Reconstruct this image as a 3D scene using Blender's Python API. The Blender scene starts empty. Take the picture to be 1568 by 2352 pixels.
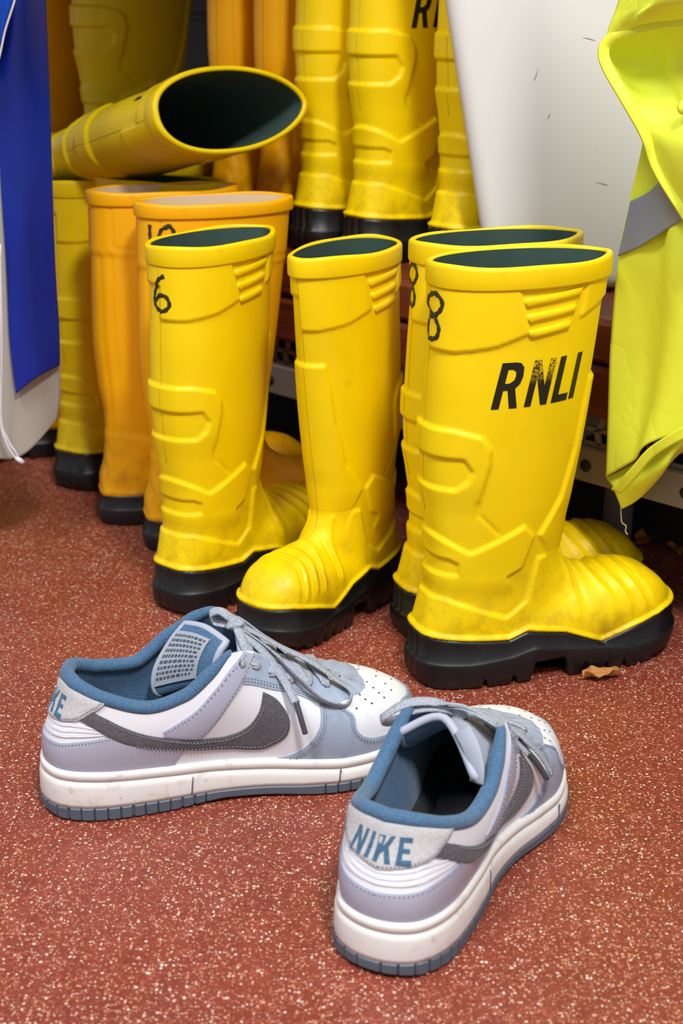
import bpy, math, random
import numpy as np
from mathutils import Vector, Matrix
from mathutils.geometry import delaunay_2d_cdt
random.seed(7); RNG = np.random.RandomState(5)
scene = bpy.context.scene
COL = scene.collection
PI = math.pi

# ------------------------------------------------------------------ camera, world, lights, exposure
CAM_H = .607; PITCH = math.radians(21.2); FPX = 3267.0
cd = bpy.data.cameras.new('camera'); cam = bpy.data.objects.new('camera', cd); COL.objects.link(cam)
cam.location = (0, 0, CAM_H); cam.rotation_euler = (PI/2 - PITCH, 0, 0)
cd.sensor_fit = 'VERTICAL'; cd.sensor_height = 36.0; cd.lens = 36.0*FPX/2352.0
cd.clip_start = .05; cd.clip_end = 50
cd.dof.use_dof = True; cd.dof.focus_distance = 1.16; cd.dof.aperture_fstop = 7.5
scene.camera = cam

world = bpy.data.worlds.new('world'); scene.world = world; world.use_nodes = True
bg = world.node_tree.nodes['Background']; bg.inputs[0].default_value = (.86, .93, 1.0, 1); bg.inputs[1].default_value = .34

def ceiling_lamp(name, loc, size, power, color):
    ld = bpy.data.lights.new(name, 'AREA'); ld.shape = 'RECTANGLE'; ld.size, ld.size_y = size
    ld.energy = power; ld.color = color
    o = bpy.data.objects.new(name, ld); COL.objects.link(o); o.location = loc
    return o
ceiling_lamp('ceiling_light', (-.80, .05, 2.45), (.5, .9), 24, (.95, .98, 1.0))
ceiling_lamp('ceiling_light', (.50, -.30, 2.45), (.28, .55), 44, (1.0, .99, .97))
vs = scene.view_settings
vs.view_transform = 'Standard'; vs.look = 'None'; vs.gamma = 1; vs.use_curve_mapping = False; vs.exposure = 0.62

# ------------------------------------------------------------------ helpers
cF = np.array([0, math.cos(PITCH), -math.sin(PITCH)]); cU = np.array([0, math.sin(PITCH), math.cos(PITCH)])
def at(px, py, Y):
    """point on the plane y = Y (metres from the lens) for a measured position in the photograph"""
    d = cF + np.array([1., 0, 0])*(px-784)/FPX - cU*(py-1176)/FPX
    return np.array([0, 0, CAM_H]) + d*(Y/d[1])
def s2l(c):
    return tuple((v/12.92 if v <= .04045 else ((v+.055)/1.055)**2.4) for v in [q/255. for q in c]) + (1,)

def mk(name, V, Fc, mat=None, parent=None, smooth=True):
    me = bpy.data.meshes.new(name)
    me.from_pydata([tuple(map(float, v)) for v in V], [], [tuple(int(i) for i in f) for f in Fc])
    me.update()
    if smooth: me.polygons.foreach_set('use_smooth', [True]*len(me.polygons))
    if mat: me.materials.append(mat)
    o = bpy.data.objects.new(name, me); COL.objects.link(o)
    if parent: o.parent = parent
    return o
def inst(name, me, parent=None, mat=None):
    o = bpy.data.objects.new(name, me); COL.objects.link(o)
    if parent: o.parent = parent
    if mat: o.material_slots[0].link = 'OBJECT'; o.material_slots[0].material = mat
    return o
def empty(name, loc=(0, 0, 0), rot=(0, 0, 0), scale=(1, 1, 1)):
    o = bpy.data.objects.new(name, None); COL.objects.link(o); o.empty_display_size = .03
    o.location = loc; o.rotation_euler = rot; o.scale = scale
    return o
def tag(o, label=None, cat=None, group=None, kind=None):
    if label: o['label'] = label
    if cat: o['category'] = cat
    if group: o['group'] = group
    if kind: o['kind'] = kind
    return o
def gridfaces(nr, nc, closed=False, flip=False, off=0):
    r = np.arange(nr-1)[:, None]; c = np.arange(nc if closed else nc-1)[None, :]
    c2 = (c+1) % nc
    q = np.stack([r*nc+c, r*nc+c2, (r+1)*nc+c2, (r+1)*nc+c], -1).reshape(-1, 4) + off
    return q[:, ::-1] if flip else q
def pchip(x, y, xq):
    x = np.asarray(x, float); y = np.asarray(y, float); xq = np.asarray(xq, float)
    h = np.diff(x); d = np.diff(y)/h; m = np.zeros_like(y)
    for i in range(1, len(x)-1):
        if d[i-1]*d[i] > 0:
            w1 = 2*h[i]+h[i-1]; w2 = h[i]+2*h[i-1]; m[i] = (w1+w2)/(w1/d[i-1]+w2/d[i])
    m[0], m[-1] = d[0], d[-1]
    k = np.clip(np.searchsorted(x, xq)-1, 0, len(x)-2); t = (xq-x[k])/h[k]
    return ((1+2*t)*(1-t)**2*y[k] + t*(1-t)**2*h[k]*m[k] + t*t*(3-2*t)*y[k+1] + t*t*(t-1)*h[k]*m[k+1])
def catmull(P, n=8, closed=False):
    P = np.asarray(P, float); N = len(P); out = []
    for i in range(N if closed else N-1):
        if closed: p0, p1, p2, p3 = P[i-1], P[i], P[(i+1) % N], P[(i+2) % N]
        else: p0, p1, p2, p3 = P[max(i-1, 0)], P[i], P[i+1], P[min(i+2, N-1)]
        for k in range(n):
            t = k/n
            out.append(.5*((2*p1)+(-p0+p2)*t+(2*p0-5*p1+4*p2-p3)*t*t+(-p0+3*p1-3*p2+p3)*t**3))
    if not closed: out.append(P[-1])
    return np.array(out)
def densify(P, step, closed=True):
    P = np.asarray(P, float); out = []; N = len(P)
    for i in range(N if closed else N-1):
        a, b = P[i], P[(i+1) % N]; k = max(1, int(math.ceil(np.linalg.norm(b-a)/step)))
        for j in range(k): out.append(a+(b-a)*j/k)
    if not closed: out.append(P[-1])
    return np.array(out)
def sstep(a, b, x):
    t = np.clip((x-a)/(b-a), 0, 1); return t*t*(3-2*t)
def sdf(P, poly):
    poly = np.asarray(poly, float); N = len(poly)
    d2 = np.full(len(P), 1e9); ins = np.zeros(len(P), bool)
    for i in range(N):
        a, b = poly[i], poly[(i+1) % N]; e = b-a; w = P-a
        t = np.clip((w@e)/(e@e), 0, 1); q = w-t[:, None]*e; d2 = np.minimum(d2, (q*q).sum(1))
        c = ((a[1] > P[:, 1]) != (b[1] > P[:, 1]))
        with np.errstate(divide='ignore', invalid='ignore'):
            xx = (b[0]-a[0])*(P[:, 1]-a[1])/(b[1]-a[1]+1e-12)+a[0]
        ins ^= c & (P[:, 0] < xx)
    d = np.sqrt(d2); return np.where(ins, -d, d)
def pdist(P, line):
    d2 = np.full(len(P), 1e9)
    for a, b in zip(np.asarray(line, float)[:-1], np.asarray(line, float)[1:]):
        e = b-a; w = P-a; t = np.clip((w@e)/(e@e), 0, 1); q = w-t[:, None]*e; d2 = np.minimum(d2, (q*q).sum(1))
    return np.sqrt(d2)
def raised(P, poly, bev=.003): return sstep(bev*.5, -bev*.5, sdf(P, poly))
def normals(P, closed=True):
    """normals of a (nr,nc,3) grid"""
    du = np.gradient(P, axis=0)
    dv = (np.roll(P, -1, 1)-np.roll(P, 1, 1)) if closed else np.gradient(P, axis=1)
    n = np.cross(dv, du); L = np.linalg.norm(n, axis=2, keepdims=True); return n/np.maximum(L, 1e-12)
def tube(pts, rad, ns=8, closed=False, caps=True):
    pts = np.asarray(pts, float); n = len(pts)
    rad = np.broadcast_to(np.asarray(rad, float), (n,))
    V = []; up = None
    for i in range(n):
        t = pts[(i+1) % n if closed else min(i+1, n-1)] - pts[i-1 if (closed or i > 0) else 0]; t = t/(np.linalg.norm(t)+1e-12)
        if up is None: up = np.array([0, 0, 1.]) if abs(t[2]) < .9 else np.array([1., 0, 0])
        up = up - t*(up@t); up /= np.linalg.norm(up)+1e-12; s = np.cross(t, up)
        for k in range(ns):
            a = 2*PI*k/ns; V.append(pts[i]+rad[i]*(math.cos(a)*up+math.sin(a)*s))
    F = [tuple(f) for f in gridfaces(n, ns, True)]
    if closed:
        for k in range(ns): F.append(((n-1)*ns+k, (n-1)*ns+(k+1) % ns, (k+1) % ns, k))
    elif caps: F += [tuple(range(ns))[::-1], tuple(range((n-1)*ns, n*ns))]
    return V, F
def ribbon(pts, nrm, width, thick):
    """flat strap along pts; nrm = face normals"""
    pts = np.asarray(pts, float); n = len(pts); nrm = np.asarray(nrm, float)
    width = np.broadcast_to(np.asarray(width, float), (n,)); V = []
    for i in range(n):
        t = pts[min(i+1, n-1)]-pts[max(i-1, 0)]; t = t/(np.linalg.norm(t)+1e-12)
        m = nrm[i]-t*(nrm[i]@t); m /= np.linalg.norm(m)+1e-12; s = np.cross(t, m)
        w = width[i]/2
        for (a, b) in ((-1, -.25), (-.8, .5), (0, .75), (.8, .5), (1, -.25), (.8, -.5), (-.8, -.5)):
            V.append(pts[i]+s*w*a+m*thick*b)
    F = [tuple(f) for f in gridfaces(n, 7, True)] + [tuple(range(7))[::-1], tuple(range((n-1)*7, n*7))]
    return V, F
def join(parts):
    V = []; F = []
    for v, f in parts:
        o = len(V); V += [tuple(x) for x in v]; F += [tuple(int(i)+o for i in q) for q in f]
    return V, F
def box(lo, hi, bev=0.0):
    x0, y0, z0 = lo; x1, y1, z1 = hi
    if bev <= 0:
        V = [(x, y, z) for x in (x0, x1) for y in (y0, y1) for z in (z0, z1)]
        return V, [(0, 1, 3, 2), (4, 6, 7, 5), (0, 4, 5, 1), (2, 3, 7, 6), (0, 2, 6, 4), (1, 5, 7, 3)]
    b = bev; V = []
    for z, i in ((z0, b), (z0+b, 0), (z1-b, 0), (z1, b)):
        V += [(x0+i+b*.6*(i == 0)*0, y0+i, z), (x1-i, y0+i, z), (x1-i, y1-i, z), (x0+i, y1-i, z)]
    return V, [(3, 2, 1, 0), (12, 13, 14, 15)] + [tuple(f) for f in gridfaces(4, 4, True)]

# ------------------------------------------------------------------ materials
def new_mat(name, col, rough=.5, **kw):
    m = bpy.data.materials.new(name); m.use_nodes = True; b = m.node_tree.nodes['Principled BSDF']
    b.inputs['Base Color'].default_value = s2l(col); b.inputs['Roughness'].default_value = rough
    for k, v in kw.items(): b.inputs[k].default_value = v
    return m
class NT:
    def __init__(s, m): s.t = m.node_tree; s.b = s.t.nodes['Principled BSDF']; s.tc = s.n('ShaderNodeTexCoord')
    def n(s, typ, **kw):
        x = s.t.nodes.new(typ)
        for k, v in kw.items(): setattr(x, k, v)
        return x
    def l(s, a, b): s.t.links.new(a, b)
    def noise(s, scale, detail=4, rough=.55, src=None, mapping=None):
        x = s.n('ShaderNodeTexNoise'); x.inputs['Scale'].default_value = scale; x.inputs['Detail'].default_value = detail; x.inputs['Roughness'].default_value = rough
        c = src or s.tc.outputs['Object']
        if mapping:
            mp = s.n('ShaderNodeMapping'); mp.inputs['Scale'].default_value = mapping; s.l(c, mp.inputs['Vector']); c = mp.outputs[0]
        s.l(c, x.inputs['Vector']); return x.outputs['Fac']
    def ramp(s, fac, a, b, ca=(0, 0, 0, 1), cb=(1, 1, 1, 1)):
        x = s.n('ShaderNodeValToRGB'); x.color_ramp.elements[0].position = a; x.color_ramp.elements[1].position = b
        x.color_ramp.elements[0].color = ca; x.color_ramp.elements[1].color = cb; s.l(fac, x.inputs[0]); return x.outputs[0]
    def mix(s, fac, a, b):
        x = s.n('ShaderNodeMix', data_type='RGBA')
        if isinstance(fac, float): x.inputs[0].default_value = fac
        else: s.l(fac, x.inputs[0])
        for i, v in ((6, a), (7, b)):
            if isinstance(v, tuple): x.inputs[i].default_value = v
            else: s.l(v, x.inputs[i])
        return x.outputs[2]
    def math(s, op, a, b=None, clamp=False):
        x = s.n('ShaderNodeMath', operation=op); x.use_clamp = clamp
        for i, v in ((0, a), (1, b)):
            if v is None: continue
            if isinstance(v, (int, float)): x.inputs[i].default_value = v
            else: s.l(v, x.inputs[i])
        return x.outputs[0]
    def bump(s, h, strength=.3, dist=.001):
        x = s.n('ShaderNodeBump'); x.inputs['Strength'].default_value = strength; x.inputs['Distance'].default_value = dist
        s.l(h, x.inputs['Height']); s.l(x.outputs[0], s.b.inputs['Normal'])
    def color(s, c): s.l(c, s.b.inputs['Base Color'])

def rubber(name, col, dirt, rough=.42, dirt_amt=.8, foot=True):
    m = new_mat(name, col, rough); t = NT(m); t.b.inputs['Specular IOR Level'].default_value = .34
    base = t.mix(t.ramp(t.noise(9, 3), .35, .7), s2l(col), s2l([c*.94 for c in col]))
    sp = t.ramp(t.noise(26, 8, .7), .60, .74)                       # scuffs and smudges
    st = t.ramp(t.noise(30, 6, .7, mapping=(1, 1, .18)), .66, .78)
    d = t.math('MAXIMUM', t.math('MULTIPLY', sp, .55), t.math('MULTIPLY', st, .25))
    if foot:                                                         # grime gathers on the worn foot
        sx = t.n('ShaderNodeSeparateXYZ'); t.l(t.tc.outputs['Object'], sx.inputs[0])
        low = t.math('SUBTRACT', 1.0, t.math('DIVIDE', sx.outputs['Z'], .13, True), True)
        g = t.math('MULTIPLY', low, t.ramp(t.noise(38, 7, .72), .45, .68))
        d = t.math('MAXIMUM', t.math('MULTIPLY', d, .45), t.math('MULTIPLY', g, .95))
    c = t.mix(t.math('MULTIPLY', d, dirt_amt), base, s2l(dirt)); t.color(c)
    r = t.ramp(t.noise(40, 4), .3, .7, (rough-.06,)*3+(1,), (rough+.10,)*3+(1,)); t.l(r, t.b.inputs['Roughness'])
    t.bump(t.noise(160, 3), .08, .0006)
    return m
M = {}
M['yellow'] = rubber('yellow_rubber', (255, 218, 0), (125, 92, 18))
M['lemon'] = rubber('greenish_yellow_rubber', (242, 208, 0), (105, 88, 20))
M['orange'] = rubber('orange_rubber', (255, 182, 0), (125, 66, 10))
M['orange_foot'] = M['orange']
M['seam'] = new_mat('mould_line', (196, 160, 0), .5)
M['seam_o'] = new_mat('mould_line_orange', (170, 98, 0), .5)
M['ink'] = new_mat('black_marker_ink', (44, 42, 12), .5)
M['ink_red'] = new_mat('faded_red_ink', (246, 122, 22), .5)
def black_rubber():
    m = new_mat('black_rubber', (15, 15, 16), .38); t = NT(m)
    t.color(t.mix(t.ramp(t.noise(60, 6, .7), .6, .8), s2l((15, 15, 16)), s2l((40, 38, 38))))
    r = t.ramp(t.noise(30, 4), .3, .7, (.30,)*3+(1,), (.5,)*3+(1,)); t.l(r, t.b.inputs['Roughness'])
    return m
M['black'] = black_rubber()
def worn_print():
    m = new_mat('worn_black_print', (26, 26, 10), .45); t = NT(m)
    sx = t.n('ShaderNodeSeparateXYZ'); t.l(t.tc.outputs['Object'], sx.inputs[0])
    up = t.math('DIVIDE', t.math('SUBTRACT', sx.outputs['Z'], .279), .016, True)
    f = t.math('MULTIPLY', up, t.ramp(t.noise(520, 5, .8), .47, .52))
    t.color(t.mix(f, s2l((26, 26, 10)), s2l((225, 188, 0)))); return m
M['print'] = new_mat('black_print', (22, 24, 12), .45)
M['print_worn'] = worn_print()
def lining_mat():
    m = new_mat('dark_green_lining', (52, 76, 68), .8); t = NT(m); t.bump(t.noise(500, 2), .3, .0005)
    t.color(t.mix(t.noise(30, 4), s2l((44, 68, 62)), s2l((66, 88, 78)))); return m
M['lining'] = lining_mat()
M['lining_pale'] = new_mat('pale_lining', (228, 200, 165), .85)

def floor_mat():
    m = new_mat('red_terrazzo_resin', (150, 70, 52), .42); t = NT(m)
    n1 = t.noise(3.2, 5, .6)
    base = t.mix(t.ramp(n1, .3, .72), s2l((120, 51, 36)), s2l((150, 71, 53)))
    base = t.mix(t.math('MULTIPLY', t.ramp(t.noise(60, 4, .65), .42, .62), .40), base, s2l((112, 40, 28)))
    def specks(scale, thr, frac, col, rnd, soft=.1):
        nonlocal base
        v = t.n('ShaderNodeTexVoronoi'); v.inputs['Scale'].default_value = scale; v.inputs['Randomness'].default_value = 1
        mp = t.n('ShaderNodeMapping'); mp.inputs['Location'].default_value = (rnd, rnd*1.7, 0); t.l(t.tc.outputs['Object'], mp.inputs[0])
        # wobbly outlines
        nz = t.n('ShaderNodeTexNoise'); nz.inputs['Scale'].default_value = scale*1.3; t.l(mp.outputs[0], nz.inputs['Vector'])
        ad = t.n('ShaderNodeVectorMath', operation='SCALE'); ad.inputs['Scale'].default_value = .9/scale; t.l(nz.outputs['Color'], ad.inputs[0])
        a2 = t.n('ShaderNodeVectorMath', operation='ADD'); t.l(mp.outputs[0], a2.inputs[0]); t.l(ad.outputs[0], a2.inputs[1]); t.l(a2.outputs[0], v.inputs['Vector'])
        sc = t.n('ShaderNodeSeparateColor'); t.l(v.outputs['Color'], sc.inputs[0])
        pick = t.math('LESS_THAN', sc.outputs[0], frac)
        size = t.math('MULTIPLY', sc.outputs[1], thr)
        dot = t.math('LESS_THAN', v.outputs['Distance'], t.math('ADD', size, thr*.35))
        f = t.math('MULTIPLY', pick, dot)
        f = t.math('MULTIPLY', f, t.math('ADD', t.math('MULTIPLY', sc.outputs[2], .6), .4))
        base = t.mix(f, base, s2l(col))
    specks(500, .44, .50, (184, 104, 78), 3.1)
    specks(640, .40, .40, (92, 30, 22), 9.4)
    specks(520, .38, .36, (226, 176, 144), 17.3)
    specks(380, .30, .22, (246, 232, 216), 5.7)
    specks(270, .20, .08, (250, 240, 228), 25.7)
    t.color(base)
    t.l(t.ramp(t.noise(14, 4), .3, .7, (.34,)*3+(1,), (.52,)*3+(1,)), t.b.inputs['Roughness'])
    t.bump(t.noise(220, 4, .6), .35, .0009)
    return m
M['floor'] = floor_mat()
def wall_mat():
    m = new_mat('dark_painted_wall', (74, 70, 74), .8); t = NT(m); t.color(t.mix(t.noise(5, 4), s2l((62, 58, 62)), s2l((84, 80, 84)))); return m
M['wall'] = wall_mat()
def wood_mat():
    m = new_mat('red_brown_stained_wood', (112, 48, 24), .5); t = NT(m)
    t.color(t.mix(t.ramp(t.noise(9, 6, .65, mapping=(1, 14, 14)), .35, .7), s2l((122, 50, 24)), s2l((78, 30, 16)))); t.bump(t.noise(30, 5, .6, mapping=(1, 16, 16)), .3, .001); return m
M['wood'] = wood_mat()
M['steel'] = new_mat('grey_galvanised_steel', (140, 132, 126), .55, Metallic=.15)
M['darkpanel'] = new_mat('black_box_under_bench', (26, 23, 22), .75)
def white_plastic():
    m = new_mat('white_plastic', (226, 224, 220), .38); t = NT(m)
    sc = t.ramp(t.noise(22, 7, .75, mapping=(1, 1, 2.5)), .70, .75)
    t.color(t.mix(t.math('MULTIPLY', sc, .35), t.mix(t.noise(4, 3), s2l((228, 226, 222)), s2l((220, 217, 211))), s2l((150, 140, 132)))); return m
M['white'] = white_plastic()
M['scuff'] = new_mat('grey_scuff_mark', (168, 160, 154), .5)
def fabric(name, col, col2, scale=6, rough=.75, sheen=.2):
    m = new_mat(name, col, rough); t = NT(m); t.color(t.mix(t.noise(scale, 4), s2l(col), s2l(col2))); t.b.inputs['Sheen Weight'].default_value = sheen
    t.bump(t.noise(900, 2), .25, .0004); return m
M['hivis'] = fabric('hi_vis_fabric', (246, 255, 72), (240, 250, 60), 9, .6, 0)
def crease(m, scale, dist):
    t = NT(m); a = t.noise(scale, 5, .5, mapping=(1, 1, .7)); r = t.math('ABSOLUTE', t.math('SUBTRACT', a, .5)); b2 = t.n('ShaderNodeBump'); b2.inputs['Strength'].default_value = .8; b2.inputs['Distance'].default_value = dist
    t.l(t.math('POWER', r, .6), b2.inputs['Height']); t.l(b2.outputs[0], t.b.inputs['Normal'])
crease(M['hivis'], 7, .0035)
M['reflect'] = fabric('reflective_grey_tape', (150, 152, 160), (136, 138, 148), 20, .35, 0)
M['thread'] = new_mat('pale_thread', (205, 196, 150), .8)
def pvc(name, c1, c2, rough):
    m = new_mat(name, c1, rough); t = NT(m); t.color(t.mix(t.ramp(t.noise(5, 3, .5, mapping=(3, 3, .6)), .35, .7), s2l(c1), s2l(c2))); return m
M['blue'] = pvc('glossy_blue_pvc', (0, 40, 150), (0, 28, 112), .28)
M['bluelit'] = pvc('lit_blue_pvc', (0, 92, 226), (0, 84, 214), .35)  # brighter copy of the bag's blue: light on the fold painted in
M['greypvc'] = pvc('pale_grey_pvc', (176, 170, 158), (158, 152, 142), .5)
M['cord'] = new_mat('white_cord', (222, 220, 226), .7)
M['leaf'] = fabric('dry_leaf', (196, 132, 66), (150, 92, 40), 90, .7, 0)
M['grit'] = new_mat('pale_grit', (176, 160, 148), .85)

# sneaker materials
def leather(name, col, col2, rough, dirt=None, amt=.5, thr=(.58, .74), sc=40):
    m = new_mat(name, col, rough); t = NT(m)
    c = t.mix(t.noise(18, 4), s2l(col), s2l(col2))
    if dirt: c = t.mix(t.math('MULTIPLY', t.ramp(t.noise(sc, 7, .72), *thr), amt), c, s2l(dirt))
    t.color(c); t.bump(t.noise(330, 4, .6), .18, .0006)
    return m
M['s_white'] = leather('white_leather', (232, 232, 236), (222, 222, 228), .45, (150, 132, 116), .55, (.62, .76), 45)
M['s_toe'] = M['s_white']
M['s_lav'] = leather('lavender_grey_leather', (176, 178, 196), (168, 168, 186), .42, (112, 106, 112), .5, (.62, .8), 55)
M['s_blue'] = leather('blue_grey_leather', (160, 172, 192), (152, 162, 182), .45, (96, 98, 106), .6, (.52, .74), 60)
def suede(name, c1, c2):
    m = new_mat(name, c1, .95); t = NT(m); t.color(t.mix(t.ramp(t.noise(420, 4, .7), .35, .65), s2l(c1), s2l(c2))); t.bump(t.noise(700, 3), .6, .0008); t.b.inputs['Sheen Weight'].default_value = .15; return m
M['s_stripe'] = suede('charcoal_suede', (98, 94, 100), (78, 74, 80))
M['s_tab'] = suede('pale_grey_suede', (206, 206, 206), (188, 188, 190))
def mesh_fabric():
    m = new_mat('steel_blue_mesh_fabric', (72, 108, 142), .85); t = NT(m)
    v = t.n('ShaderNodeTexVoronoi'); v.inputs['Scale'].default_value = 950; t.l(t.tc.outputs['Object'], v.inputs['Vector'])
    t.color(t.mix(t.ramp(v.outputs['Distance'], .2, .6), s2l((84, 120, 152)), s2l((60, 96, 130)))); t.bump(v.outputs['Distance'], .5, .0008)
    t.b.inputs['Sheen Weight'].default_value = .2; return m
M['s_collar'] = mesh_fabric()
M['s_insole'] = new_mat('dark_insole', (40, 42, 46), .9)
M['s_tongue'] = leather('pale_grey_tongue', (178, 182, 196), (166, 170, 186), .5)
M['s_label'] = new_mat('size_label', (158, 164, 176), .55)
M['s_labelink'] = new_mat('label_print', (74, 82, 96), .6)
def lace_mat():
    m = new_mat('grey_woven_lace', (172, 176, 188), .85); t = NT(m)
    v = t.n('ShaderNodeTexVoronoi'); v.inputs['Scale'].default_value = 900; t.l(t.tc.outputs['Object'], v.inputs['Vector'])
    t.color(t.mix(v.outputs['Distance'], s2l((186, 190, 200)), s2l((128, 132, 146)))); t.bump(v.outputs['Distance'], .5, .0006); return m
M['s_lace'] = lace_mat()
M['s_aglet'] = new_mat('dark_lace_tip', (78, 80, 92), .3)
def midsole_mat():
    m = new_mat('off_white_midsole', (228, 224, 216), .5); t = NT(m)
    c = t.mix(t.noise(20, 4), s2l((236, 234, 232)), s2l((226, 222, 216)))
    c = t.mix(t.math('MULTIPLY', t.ramp(t.noise(34, 7, .72), .56, .72), .6), c, s2l((158, 128, 92)))
    c = t.mix(t.math('MULTIPLY', t.ramp(t.noise(190, 5, .7), .64, .72), .5), c, s2l((120, 98, 76))); t.color(c); return m
M['s_mid'] = midsole_mat()
M['s_out'] = leather('slate_rubber_outsole', (92, 104, 118), (82, 92, 104), .5, (56, 58, 62), .6)
M['s_text'] = suede('steel_blue_embroidery', (70, 112, 142), (58, 94, 122))
M['s_stitch'] = new_mat('grey_stitching', (118, 120, 134), .8)
M['s_stitch_w'] = new_mat('white_stitching', (208, 208, 212), .8)
M['s_hole'] = new_mat('punched_hole', (52, 54, 60), .9)

# ------------------------------------------------------------------ the room
tag(mk('floor', [(-4, -2.5, 0), (4, -2.5, 0), (4, 4.5, 0), (-4, 4.5, 0)], [(0, 1, 2, 3)], M['floor'], smooth=False), kind='structure')
BA = math.atan2(-.69, .724); BO = np.array([-.065, 1.592, 0])            # bench front line: start and heading
bd = np.array([math.cos(BA), math.sin(BA), 0]); bn = np.array([-math.sin(BA), math.cos(BA), 0])
def bw(t, n, z): return BO + bd*t + bn*n + np.array([0, 0, z])
def wall(name, t0, t1, n, zmax=2.6, th=.08):
    V, F = box((t0, n, 0), (t1, n+th, zmax)); o = mk(name, V, F, M['wall'], smooth=False)
    o.location = BO; o.rotation_euler.z = BA; return tag(o, kind='structure')
wb = wall('wall_back', -1.9, 1.6, .62)
for k, z in enumerate((.40, .52, .64, .76, .88)):
    V, F = box((-1.9, .612, z), (1.6, .622, z+.112), .004); p = mk('wall_board', V, F, M['wall'], wb, smooth=False)

V, F = box((-1.5, -.42, .84), (.08, .61, .87), .004); o = mk('shade_shelf', V, F, M['wood'], smooth=False); o.location = BO; o.rotation_euler.z = BA; tag(o, kind='structure')   # unseen shelf, added to shade the left of the bench
# bench
bench = empty('slatted_bench', BO, (0, 0, BA)); tag(bench, 'low bench of red-brown wooden slats on a grey steel frame', 'bench')
SH = .297
for k in range(4):
    V, F = box((-1.15, .004+k*.105, SH-.022), (1.0, .098+k*.105, SH), .004); mk('seat_slat', V, F, M['wood'], bench, smooth=False)
for z0, z1 in ((.258, .300), (.205, .255)):
    V, F = box((-1.15, -.018, z0), (1.0, .002, z1), .005); mk('front_slat', V, F, M['wood'], bench, smooth=False)
# perforated apron: thin strips crossing on the slant between two edge bars
parts = []
for z in (.203, .187, .172):
    parts.append(box((-1.15, .002, z-.0022), (1.0, .005, z+.0022)))
for i in range(-58, 52):
    x = i*.0195; o = .0097 if i % 2 else 0
    for zt, zb, dx in ((.203, .187, .004), (.187, .172, -.004)):
        V = [(x-.003, .002, zb), (x+.003, .002, zb), (x+dx+.003, .002, zt), (x+dx-.003, .002, zt)]
        V += [(a, b+.003, c) for a, b, c in V]; parts.append((V, [(3, 2, 1, 0), (4, 5, 6, 7), (0, 1, 5, 4), (1, 2, 6, 5), (2, 3, 7, 6), (3, 0, 4, 7)]))
V, F = join(parts); tag(mk('mesh_apron', V, F, M['steel'], bench, smooth=False), kind='stuff')
V, F = box((-1.15, -.004, .134), (1.0, .004, .170), .002); rail = mk('rail', V, F, M['steel'], bench, smooth=False)
for x in np.arange(-.9, .95, .11):
    V, F = tube([(x, -.0052, .151), (x, -.0035, .151)], .006, 14); mk('bolt_hole', V, F, M['darkpanel'], rail)
for x in (-.85, -.02, .355, .9):
    V, F = tube([(x, .165, 0), (x, .165, .16)], .0165, 16); mk('leg', V, F, M['steel'], bench)
for x in (-.85, -.02, .355, .9):
    V, F = box((x-.012, .0, .150), (x+.012, .40, .172)); mk('cross_bar', V, F, M['steel'], bench, smooth=False)
ub = empty('storage_box', bw(-1.1, .195, 0), (0, 0, BA)); tag(ub, 'dark storage box in the shade under the bench', 'storage box')
V, F = box((0, 0, 0), (2.05, .2, .128), .006); mk('body', V, F, M['darkpanel'], ub, smooth=False)
V, F = box((-.004, -.004, .1285), (2.054, .204, .146), .004); mk('lid', V, F, M['darkpanel'], ub, smooth=False)

# ------------------------------------------------------------------ rubber boots
#  heel back at x = 0, toe towards +x, floor at z = 0
CTRL = [  # Bx, Bz, Fx, Fz, half width, asym, back exponent, front exponent
 (.012, .376, .170, .376, .0430, .10, .85, 1.15),
 (.010, .330, .166, .330, .0440, .10, .85, 1.10),
 (.007, .270, .159, .270, .0450, .08, .82, 1.05),
 (.005, .215, .151, .212, .0440, .05, .80, 1.00),
 (.008, .165, .144, .168, .0415, .03, .78, .98),
 (.013, .125, .139, .137, .0385, .02, .75, .95),
 (.013, .098, .139, .116, .0370, .00, .72, .92),
 (.008, .070, .144, .102, .0365, .0, .66, .90),
 (.004, .048, .151, .096, .0365, .0, .58, .90),
 (.005, .022, .159, .0915, .0370, .0, .52, .88),
 (.022, .012, .168, .0885, .0385, .0, .48, .86),
 (.060, .012, .180, .0865, .0415, .0, .46, .82),
 (.105, .012, .195, .0860, .0445, .0, .45, .78),
 (.145, .012, .210, .0845, .0465, .0, .45, .76),
 (.178, .012, .225, .0800, .0460, .0, .45, .74),
 (.204, .013, .239, .0710, .0415, .0, .45, .74),
 (.226, .016, .250, .0590, .0330, .0, .5, .76),
 (.242, .022, .256, .0460, .0200, .0, .5, .85),
 (.252, .030, .258, .0360, .0030, .0, .6, 1.0)]
def zsole(x):
    return np.interp(x, [-1, .0, .05, .075, .092, .13, .166, .20, .232, .26], [.050, .050, .045, .043, .049, .0430, .029, .040, .048, .049])
def zsole_plain(x):
    return np.interp(x, [-1, .0, .09, .13, .2, .26], [.036, .036, .036, .034, .032, .036])
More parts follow.
